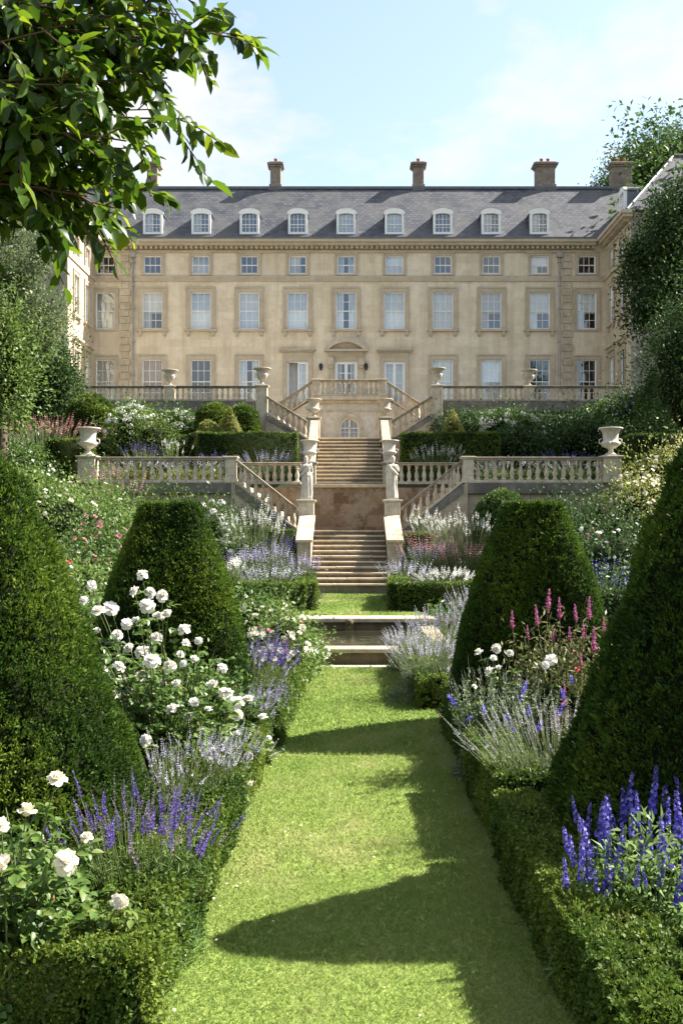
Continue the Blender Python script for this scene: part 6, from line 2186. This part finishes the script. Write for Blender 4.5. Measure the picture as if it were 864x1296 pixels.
# lower terrace, left
topiary('box_dome', 'large round clipped dome on the terrace bank below the tan shuttered window', X(116, 43), 43, 2.0, [(0, 1.0), (.35, 1.1), (.62, 1.02), (.82, .74), (.95, .36), (1, .02)], 2, 2800, .085, .05, .03, 'box', z0=Z(553, 43) - .2, k=6)
G = 'white flowering shrubs of the terrace bank'
shrub('flowering_shrub', 'white flowering shrub beside the large round dome', X(166, 41), 41.0, 1.0, .9, 1.9, 3600, .12, .065, 'leaf_light', G, z0=Z(574, 41), flowers=[('bloom', hyd, 60, (.08, .13), -.1)])
shrub('flowering_shrub', 'bright green shrub behind the white flowers on the terrace bank', X(168, 44), 44.4, 1.1, .9, 1.45, 3400, .12, .07, 'leaf', G, z0=Z(550, 44))
shrub('flowering_shrub', 'wide white blossomed shrub under the main terrace wall on the left', X(226, 44), 44.4, 1.2, .9, 1.4, 3600, .12, .07, 'leaf', G, z0=Z(560, 44), flowers=[('bloom', hyd, 55, (.07, .12), -.1)])
shrub('shrub', 'sloping clipped green mound before the white flowering shrubs', X(196, 38.5), 38.5, .8, .7, 1.5, 2600, .09, .05, 'box', 'green mounds of the terrace bank', z0=Z(580, 38.5), lump=.06)
topiary('box_dome', 'flat green dome behind the long left hedge', X(272, 43), 43, 1.7, [(0, .75), (.4, .85), (.7, .78), (.9, .48), (1, .02)], 2, 1600, .08, .05, .03, 'box', z0=Z(560, 43), k=6)
topiary('box_dome', 'darker green dome beside the pointed golden cone', X(307, 43.4), 43.4, 1.7, [(0, .65), (.4, .75), (.7, .68), (.9, .42), (1, .02)], 2, 1400, .08, .05, .03, 'box', z0=Z(562, 43.4), k=6)
topiary('box_cone', 'small pointed golden green cone behind the long left hedge', X(291, 41), 41, 1.6, [(0, .62), (.3, .5), (.6, .3), (.85, .12), (1, .01)], 3, 1200, .07, .04, .02, 'leaf_gold', z0=Z(566, 41), k=6)
topiary('box_cone', 'low golden green cone left of the pointed one behind the long hedge', X(263, 41), 41, 1.15, [(0, .6), (.4, .5), (.8, .3), (1, .01)], 3, 1000, .07, .04, .02, 'leaf_gold', z0=Z(566, 41), k=6)
hedge('dark low hedge behind the white spires on the left terrace', [(X(212, 41), 41), (X(250, 41), 41)], .7, .9, Z(580, 41), 220, .065, .04)
G = 'perennials behind the lower balustrade'
far_herb('lavender', 'lavender drift before the long left hedge above the balustrade', 338, 37.6, (1.1, .45), 1.0, 120, H3 + HP, 'leaf_silver', G, z0=Z1)
far_herb('lavender', 'dark violet catmint clump behind the left balustrade', 180, 36.2, (.7, .5), 1.2, 70, HV + H3, 'leaf', G, z0=Z1)
far_herb('white_perennial', 'pale upright spires behind the left balustrade beside the catmint', 222, 36.4, (.5, .4), 1.5, 24, HW, 'leaf', G, z0=Z1)
far_herb('green_perennial', 'leafy pale green clump at the corner of the long left hedge', 270, 37, (.5, .4), .95, 50, HV, 'leaf_feather', G, z0=Z1)
far_herb('green_perennial', 'leafy lime clump seen through the left balusters', 240, 35.2, (1.6, .35), .62, 90, HW[:0] or HP, 'leaf_gold', G, z0=Z1)
far_herb('green_perennial', 'leafy lime clump seen through the balusters near the left urn', 170, 35.2, (1.4, .35), .6, 90, HP, 'leaf_gold', G, z0=Z1)
far_herb('green_perennial', 'wild grassy clump with white tips before the long right hedge', 553, 37.5, (1.0, .45), 1.25, 90, HW + H3, 'leaf_feather', G, z0=Z1)
far_herb('green_perennial', 'bright leafy clump at the right end of the long right hedge', 613, 37.2, (.9, .4), .75, 60, HW, 'leaf_light', G, z0=Z1)
far_herb('green_perennial', 'leafy green clump seen through the right balusters', 640, 35.2, (1.6, .35), .62, 90, HP, 'leaf_light', G, z0=Z1)
far_herb('green_perennial', 'leafy green clump seen through the balusters near the right urn', 725, 35.2, (1.4, .35), .62, 90, HP, 'leaf', G, z0=Z1)
HB = [spike_mesh('flower_spike', .22, .035, 'blue', 5, 4, .5, seed='hb')]
far_herb('blue_perennial', 'blue flowered drift in shade behind the right balustrade', 715, 37.2, (1.7, .5), .95, 130, HB, 'leaf_dark', G, z0=Z1)
shrub('flowering_shrub', 'white flowering shrub in shade below the right main terrace wall', X(634, 43), 43, .9, .7, 1.5, 2600, .12, .07, 'leaf', 'white flowering shrubs of the terrace bank', z0=Z(563, 43), flowers=[('bloom', hyd, 34, (.08, .13), -.1)])
shrub('flowering_shrub', 'second white flowering shrub nearer the right marble urn', X(667, 42), 42.4, .8, .7, 1.4, 2400, .12, .07, 'leaf', 'white flowering shrubs of the terrace bank', z0=Z(566, 42), flowers=[('bloom', hyd, 26, (.08, .12), -.1)])
G = 'dark shrubs of the right terrace bank'
for px, d, rx, h, base, lab in ((580, 44, 1.3, 1.25, 562, 'dark sloping shrub behind the long right hedge'), (612, 46, 1.4, 1.2, 556, 'dark shrub under the right main terrace wall beside the stair'), (700, 43, 1.6, 2.0, 590, 'dark green bushy shrub behind the shaded blue drift'), (745, 41, 1.6, 1.9, 588, 'dark green shrub directly behind the right marble urn'),
                              (690, 47, 1.6, 1.15, 555, 'dark shrub touching the right main terrace wall'), (745, 46, 1.5, 1.4, 560, 'leafy dark shrub beside the end of the right main terrace'), (790, 46, 1.2, 2.3, 560, 'tall dark shrub hiding the foot of the right wing'), (655, 40, 1.2, 1.6, 590, 'low dark leafy shrub behind the right balustrade middle')):
    shrub('shrub', lab, X(px, d), d, rx, 1.0, h, 4200, .13, .075, 'leaf_dark', G, z0=Z(base, d))
topiary('box_cone', 'small shaded golden cone behind the long right hedge', X(573, 41), 41, 1.5, [(0, .62), (.3, .5), (.6, .3), (.85, .12), (1, .01)], 3, 1200, .07, .04, .02, 'leaf_gold', z0=Z(566, 41), k=6)

# ================================================================== RIGHT FLANK
G = 'shrubs of the right bank'
shrub('flowering_shrub', 'sunlit yellow green shrub with pale flowers below the right marble urn', X(806, 27), 27, 1.0, 1.0, 2.5, 4200, .09, .05, 'leaf_gold', G, z0=ground(X(806, 27), 27) - .2, flowers=[('bloom', fc, 60, (.05, .085), .1)])
shrub('flowering_shrub', 'pale topped shrub further up the right bank beside the dark hedge', X(842, 29), 29, 1.0, 1.0, 2.2, 3600, .10, .055, 'leaf_gold', G, flowers=[('bloom', fc, 30, (.05, .085), .1)])
shrub('flowering_shrub', 'dark shrub with pink and red blooms right of the truncated yew', X(722, 24), 24, 1.0, .9, 1.9, 4200, .09, .05, 'leaf_dark', G, flowers=[('bloom', fr, 5, (.05, .08), 0), ('bloom', fp, 20, (.05, .09), 0)])
shrub('flowering_shrub', 'dark shrub with scattered white flowers above the blue drift', X(778, 22), 22, 1.1, .9, 2.0, 4600, .085, .048, 'leaf_dark', G, flowers=[('bloom', fw, 22, (.035, .06), 0)])
shrub('shrub', 'dense dark shrub between the pink blooms and the right yew cone', X(760, 26), 26, 1.4, 1.0, 2.4, 4600, .1, .055, 'leaf_dark', G)
shrub('shrub', 'dark shrub low behind the shoulder of the right truncated yew', X(745, 18), 18, .9, .8, 1.2, 3600, .075, .042, 'leaf_dark', G)
shrub('shrub', 'dark shrub filling the corner beside the right yew cone', X(800, 17), 16.5, 1.1, .9, 1.7, 4200, .08, .045, 'leaf_dark', G, flowers=[('bloom', fw, 8, (.03, .05), 0)])
far_herb('blue_perennial', 'low drift of blue flowers beyond the right truncated yew', 728, 20.5, (.9, .6), 1.15, 140, HB, 'leaf_dark', None)
far_herb('blue_perennial', 'tall sparse blue spires at the right bank foot', 765, 19.5, (.7, .5), 1.35, 70, HB, 'leaf_dark', None)
hedge('low dark hedge beyond the shoulder of the right truncated yew', [(X(745, 17), 17.0), (X(800, 17), 17.0)], .5, 1.2, 0, 330, .05, .03, 'yew')
G = 'tall shrubs of the right edge'
shrub('weeping_shrub', 'large weeping evergreen bush at the right edge below the dark tree', X(868, 31), 31, 1.35, 1.3, 4.2, 11000, .13, .05, 'leaf_dark', G, z0=Z(552, 31), droop=.6, cat='shrub')
topiary('conical_shrub', 'narrow pointed dark conifer beside the right weeping bush', X(826, 40), 40, 3.4, [(0, .9), (.3, .85), (.6, .55), (.85, .22), (1, .02)], 2, 2200, .14, .04, .08, 'yew', z0=Z(575, 40), group=G, k=7, cat='shrub')
shrub('shrub', 'dark shrub at the right edge above the shaded clipped hedge', X(850, 38), 38, 1.5, 1.2, 2.4, 4200, .12, .06, 'leaf_dark', G, z0=Z(585, 38))
shrub('shrub', 'leafy shrub with a few pale flowers at the right wing corner', X(812, 43), 43, 1.1, 1.0, 2.3, 4200, .13, .07, 'leaf_dark', G, z0=Z(560, 43), flowers=[('bloom', fl_, 30, (.06, .09), 0)])

# ================================================================== TREES
tree('evergreen_oak', 'dark broad tree in front of the right wing of the house', 13.9, 41, 5.5, (13.6, 41, 12.0), (2.2, 2.4, 3.7), 42000, .17, .085, 'leaf_dark', .28, clumps=90, cr=.19, tone=-.05)
tree('beech_tree', 'tall sunlit tree rising behind the last chimney on the right', X(845, 88), 88, 8.3, (X(864, 88), 88, 28.3), (6.0, 5.5, 6.7), 130000, .25, .16, 'leaf', .55, clumps=120, cr=.19, tone=.05)
tree('olive_tree', 'grey green olive like tree behind the overhanging branch on the left', X(2, 33), 33, 4.5, (X(-2, 33), 33, 9.3), (1.6, 1.7, 2.4), 30000, .13, .05, 'leaf_olive', .2, clumps=80, cr=.2, tone=.05)
shrub('laurel_bush', 'big dense glossy laurel before the left wing', X(62, 44), 44, 1.35, 1.2, 3.3, 9000, .15, .08, 'leaf_dark', 'laurels before the left wing', z0=Z(528, 44), cat='shrub', clumps=40, tone=.12)
shrub('laurel_bush', 'light leafy bush at the left edge in front of the dense laurel', X(6, 33), 31.5, 1.35, 1.1, 4.3, 11000, .15, .08, 'leaf_light', 'laurels before the left wing', z0=Z(545, 31.5), cat='shrub', clumps=40)
shrub('laurel_bush', 'slender loose shrub between the laurel and the terrace end', X(88, 46), 46, .55, .5, 2.3, 2600, .13, .07, 'leaf', 'laurels before the left wing', z0=Z(545, 46), cat='shrub')
for px, d, zb, zt, rx, lab in ((-40, 60, 8, 22, 5, 'large tree beyond the left wing hidden mostly by the branch'), (930, 60, 8, 24, 5.5, 'large tree beyond the right wing at the edge')):
    tree('beech_tree', lab, X(px, d) , d, zb, (X(px, d), d, (zb + zt) / 2 + 3), (rx, 4.5, (zt - zb) * .42), 16000, .36, .2, 'leaf', .4, clumps=60, cr=.22)


# ------------------------------------------------------------------ the overhanging tree at the near left
def overhang():
    r = rg('overhang')
    bx, by = -3.3, 4.2
    t = thing('magnolia_tree', 'near tree hanging glossy leafy branches into the upper left corner', 'tree', (bx, by, 0))
    o = np.array([bx, by, 0])
    lm = LM()
    s = np.linspace(0, 1, 9)
    tr_ = np.stack([.12 * np.sin(s * 4), .1 * s, 6.2 * s], 1)[None]
    lm.tubes(tr_, .17, .06, .5, 0, 10)
    put('trunk', lm.mesh('trunk', M['bark']), t)
    ends = []
    for px, py, d in ((330, 20, 4.3), (320, 75, 4.4), (270, 60, 4.1), (238, 172, 4.2), (212, 120, 4.0), (225, 40, 3.9), (160, 200, 3.9), (165, 262, 4.3), (145, 285, 4.4), (95, 300, 4.3), (60, 290, 4.5), (120, 268, 4.2), (60, 260, 3.9), (15, 265, 4.2), (110, 130, 3.7), (40, 130, 3.7), (60, 60, 3.6), (130, 40, 3.8), (-30, 220, 3.8), (-40, 90, 3.7), (180, -20, 4.0), (90, -40, 3.9), (260, -30, 4.3), (10, 210, 4.5), (130, 60, 4.3), (170, 40, 4.0), (60, 40, 3.8), (20, 100, 4.2), (100, 100, 4.4), (145, 130, 4.5), (45, 150, 4.5), (190, 60, 4.2), (110, 270, 4.0), (40, 60, 4.7), (130, 230, 4.5), (190, 160, 4.6), (90, 190, 4.7), (70, 110, 4.8), (0, 20, 4.6), (120, 80, 4.8), (150, 20, 4.2), (100, 60, 4.0), (30, 90, 4.4), (170, 110, 4.3), (140, 160, 4.2), (90, 150, 4.0), (10, 150, 3.8), (50, 180, 3.7), (100, 215, 4.1), (0, 240, 4.0), (40, 240, 4.6), (-20, 150, 4.3), (20, 60, 4.0), (70, 10, 4.3), (150, 225, 4.4), (120, 250, 4.6), (210, 10, 4.3), (75, 262, 4.6), (160, 70, 4.6), (30, 170, 4.1), (200, 80, 4.5), (55, 215, 4.4)):
        ends.append((X(px, d), d, Z(py - 22, d)))
    E = np.array(ends) - o
    m = len(E)
    st_z = (E[:, 2] - r.uniform(.1, .9, m)).clip(2.8, 5.2)
    st = np.stack([np.interp(st_z / 6.2, s, tr_[0][:, 0]), np.interp(st_z / 6.2, s, tr_[0][:, 1]), st_z], 1)
    mid = st * .45 + E * .55 + np.stack([np.zeros(m), r.normal(size=m) * .15, r.uniform(.15, .45, m)], 1)
    u = np.linspace(0, 1, 12)
    bp = (1 - u)[None, :, None] ** 2 * st[:, None] + 2 * (u * (1 - u))[None, :, None] * mid[:, None] + (u ** 2)[None, :, None] * E[:, None]
    bp[:, 1:-1] += r.normal(size=(m, 10, 3)) * .012
    # twigs
    nt_ = 16
    si = np.repeat(np.arange(m), nt_)
    uu = np.tile(np.linspace(.38, 1.0, nt_), m) * 11 - r.uniform(0, .6, m * nt_)
    i0 = uu.astype(int).clip(0, 10)
    p0 = bp[si, i0] + (bp[si, i0 + 1] - bp[si, i0]) * (uu - i0)[:, None]
    bd = unit(bp[si, i0 + 1] - bp[si, i0])
    td = unit(bd * .8 + sphere_dirs(r, m * nt_) * .8 + np.array([.1, 0, -.05]))
    tl = r.uniform(.13, .30, m * nt_)
    v = np.linspace(0, 1, 5)
    tp = p0[:, None] + td[:, None] * (tl[:, None] * v[None])[..., None] + np.array([0, 0, -.28]) * (tl[:, None] * v[None] ** 2)[..., None]
    lmb = LM()
    lmb.tubes(bp, .013, .003, .5, 0, 6)
    lmb.tubes(tp, .0042, .002, .5, 0, 4)
    put('branches', lmb.mesh('branches', M['twig']), t)
    per = 11
    k = len(tp)
    li = np.repeat(np.arange(k), per)
    lu = np.tile(np.linspace(.25, 1.0, per), k) * 4
    j0 = np.minimum(lu.astype(int), 3)
    lp = tp[li, j0] + (tp[li, j0 + 1] - tp[li, j0]) * (lu - j0)[:, None]
    ld = unit(tp[li, j0 + 1] - tp[li, j0])
    n = len(lp)
    side = unit(np.cross(ld, unit(r.normal(size=(n, 3)) + np.array([0, 0, 1.2])))) * np.where(np.arange(n) % 2 == 0, 1, -1)[:, None]
    d = unit(ld * .75 + side * .75 + r.normal(size=(n, 3)) * .30 + np.array([0, 0, -.14]))
    nr = unit(np.array([.15, -.1, 1.0]) + r.normal(size=(n, 3)) * .42)
    lm = LM()
    young = (lu / 4) * .25
    lm.blades(lp, d, nr, .086 * r.uniform(.45, 1.3, n), .049 * r.uniform(.75, 1.15, n), np.clip(.29 + young + r.normal(size=n) * .22, 0, 1), 0, .28, .28)
    put('crown', lm.mesh('crown', M['leaf_big']), t)


overhang()
# ================================================================== SKY, SUN, CAMERA
CLX, CLY = 14.95, 1.7
SUN_EL, SUN_AZ = R(43), R(17)      # azimuth measured from +X towards +Y (behind the house)
w = bpy.data.worlds.new('World')
S.world = w
w.use_nodes = True
nt = w.node_tree
nt.nodes.clear()
out = nt.nodes.new('ShaderNodeOutputWorld')
sky = nt.nodes.new('ShaderNodeTexSky')
sky.sky_type = 'NISHITA'
sky.sun_disc = False
sky.sun_elevation = SUN_EL
sky.sun_rotation = math.pi / 2 - SUN_AZ
sky.air_density = 1.0
sky.dust_density = 1.2
sky.ozone_density = 1.0
tc = nt.nodes.new('ShaderNodeTexCoord')
sep = nt.nodes.new('ShaderNodeSeparateXYZ')
nt.links.new(tc.outputs['Generated'], sep.inputs[0])


def wmath(op, a, b=None):
    n_ = nt.nodes.new('ShaderNodeMath')
    n_.operation = op
    for i_, v in enumerate((a, b)):
        if v is None:
            continue
        if isinstance(v, (int, float)):
            n_.inputs[i_].default_value = v
        else:
            nt.links.new(v, n_.inputs[i_])
    return n_.outputs[0]


zc_ = wmath('MAXIMUM', sep.outputs[2], .06)
cmb = nt.nodes.new('ShaderNodeCombineXYZ')
nt.links.new(wmath('DIVIDE', sep.outputs[0], zc_), cmb.inputs[0])
nt.links.new(wmath('DIVIDE', sep.outputs[1], zc_), cmb.inputs[1])
mpw = nt.nodes.new('ShaderNodeMapping')
mpw.inputs['Location'].default_value = (CLX, CLY, 0)
mpw.inputs['Scale'].default_value = (1, 1, 2.3)
nt.links.new(tc.outputs['Generated'], mpw.inputs[0])
cl = noise(nt, mpw.outputs[0], 3.6, 8, .56, .15)
cmask = ramp(nt, cl, [(.46, 0), (.53, .65), (.60, 1)])
hz = ramp(nt, sep.outputs[2], [(0.0, .85), (.18, .38), (.5, .22)])
veil = mixc(nt, hz, sky.outputs[0], (2.45, 2.62, 2.72))
colr = mixc(nt, cmask, veil, (3.0, 3.0, 3.0))
bg = nt.nodes.new('ShaderNodeBackground')
bg.inputs[1].default_value = .09
nt.links.new(colr, bg.inputs[0])
nt.links.new(bg.outputs[0], out.inputs[0])

sd_ = bpy.data.lights.new('sun', 'SUN')
sd_.energy = 5.0
sd_.angle = R(.55)
sd_.color = (1.0, .945, .86)
so = bpy.data.objects.new('sun', sd_)
dirv = Vector((math.cos(SUN_EL) * math.cos(SUN_AZ), math.cos(SUN_EL) * math.sin(SUN_AZ), math.sin(SUN_EL)))
so.rotation_euler = dirv.to_track_quat('Z', 'Y').to_euler()
so.location = (30, 10, 40)
link(so)

cd = bpy.data.cameras.new('camera')
cam = bpy.data.objects.new('camera', cd)
cam.location = (0, 0, EYE)
cam.rotation_euler = (math.pi / 2, 0, 0)
cd.sensor_fit = 'HORIZONTAL'
cd.sensor_width = 36
cd.lens = 36 * FPX / 864
cd.shift_x = -(CX - 432) / 864
cd.shift_y = (HY - 648) / 864
cd.clip_start = .05
cd.clip_end = 4000
link(cam)
S.camera = cam
S.view_settings.view_transform = 'Standard'
S.view_settings.look = 'None'
S.view_settings.exposure = 1.92
S.view_settings.gamma = 1
S.view_settings.use_curve_mapping = False
S.cycles.use_denoising = True
S.cycles.max_bounces = 8
S.cycles.transparent_max_bounces = 12
S.cycles.diffuse_bounces = 4
S.cycles.glossy_bounces = 4
S.cycles.transmission_bounces = 6
S.cycles.sample_clamp_indirect = 6
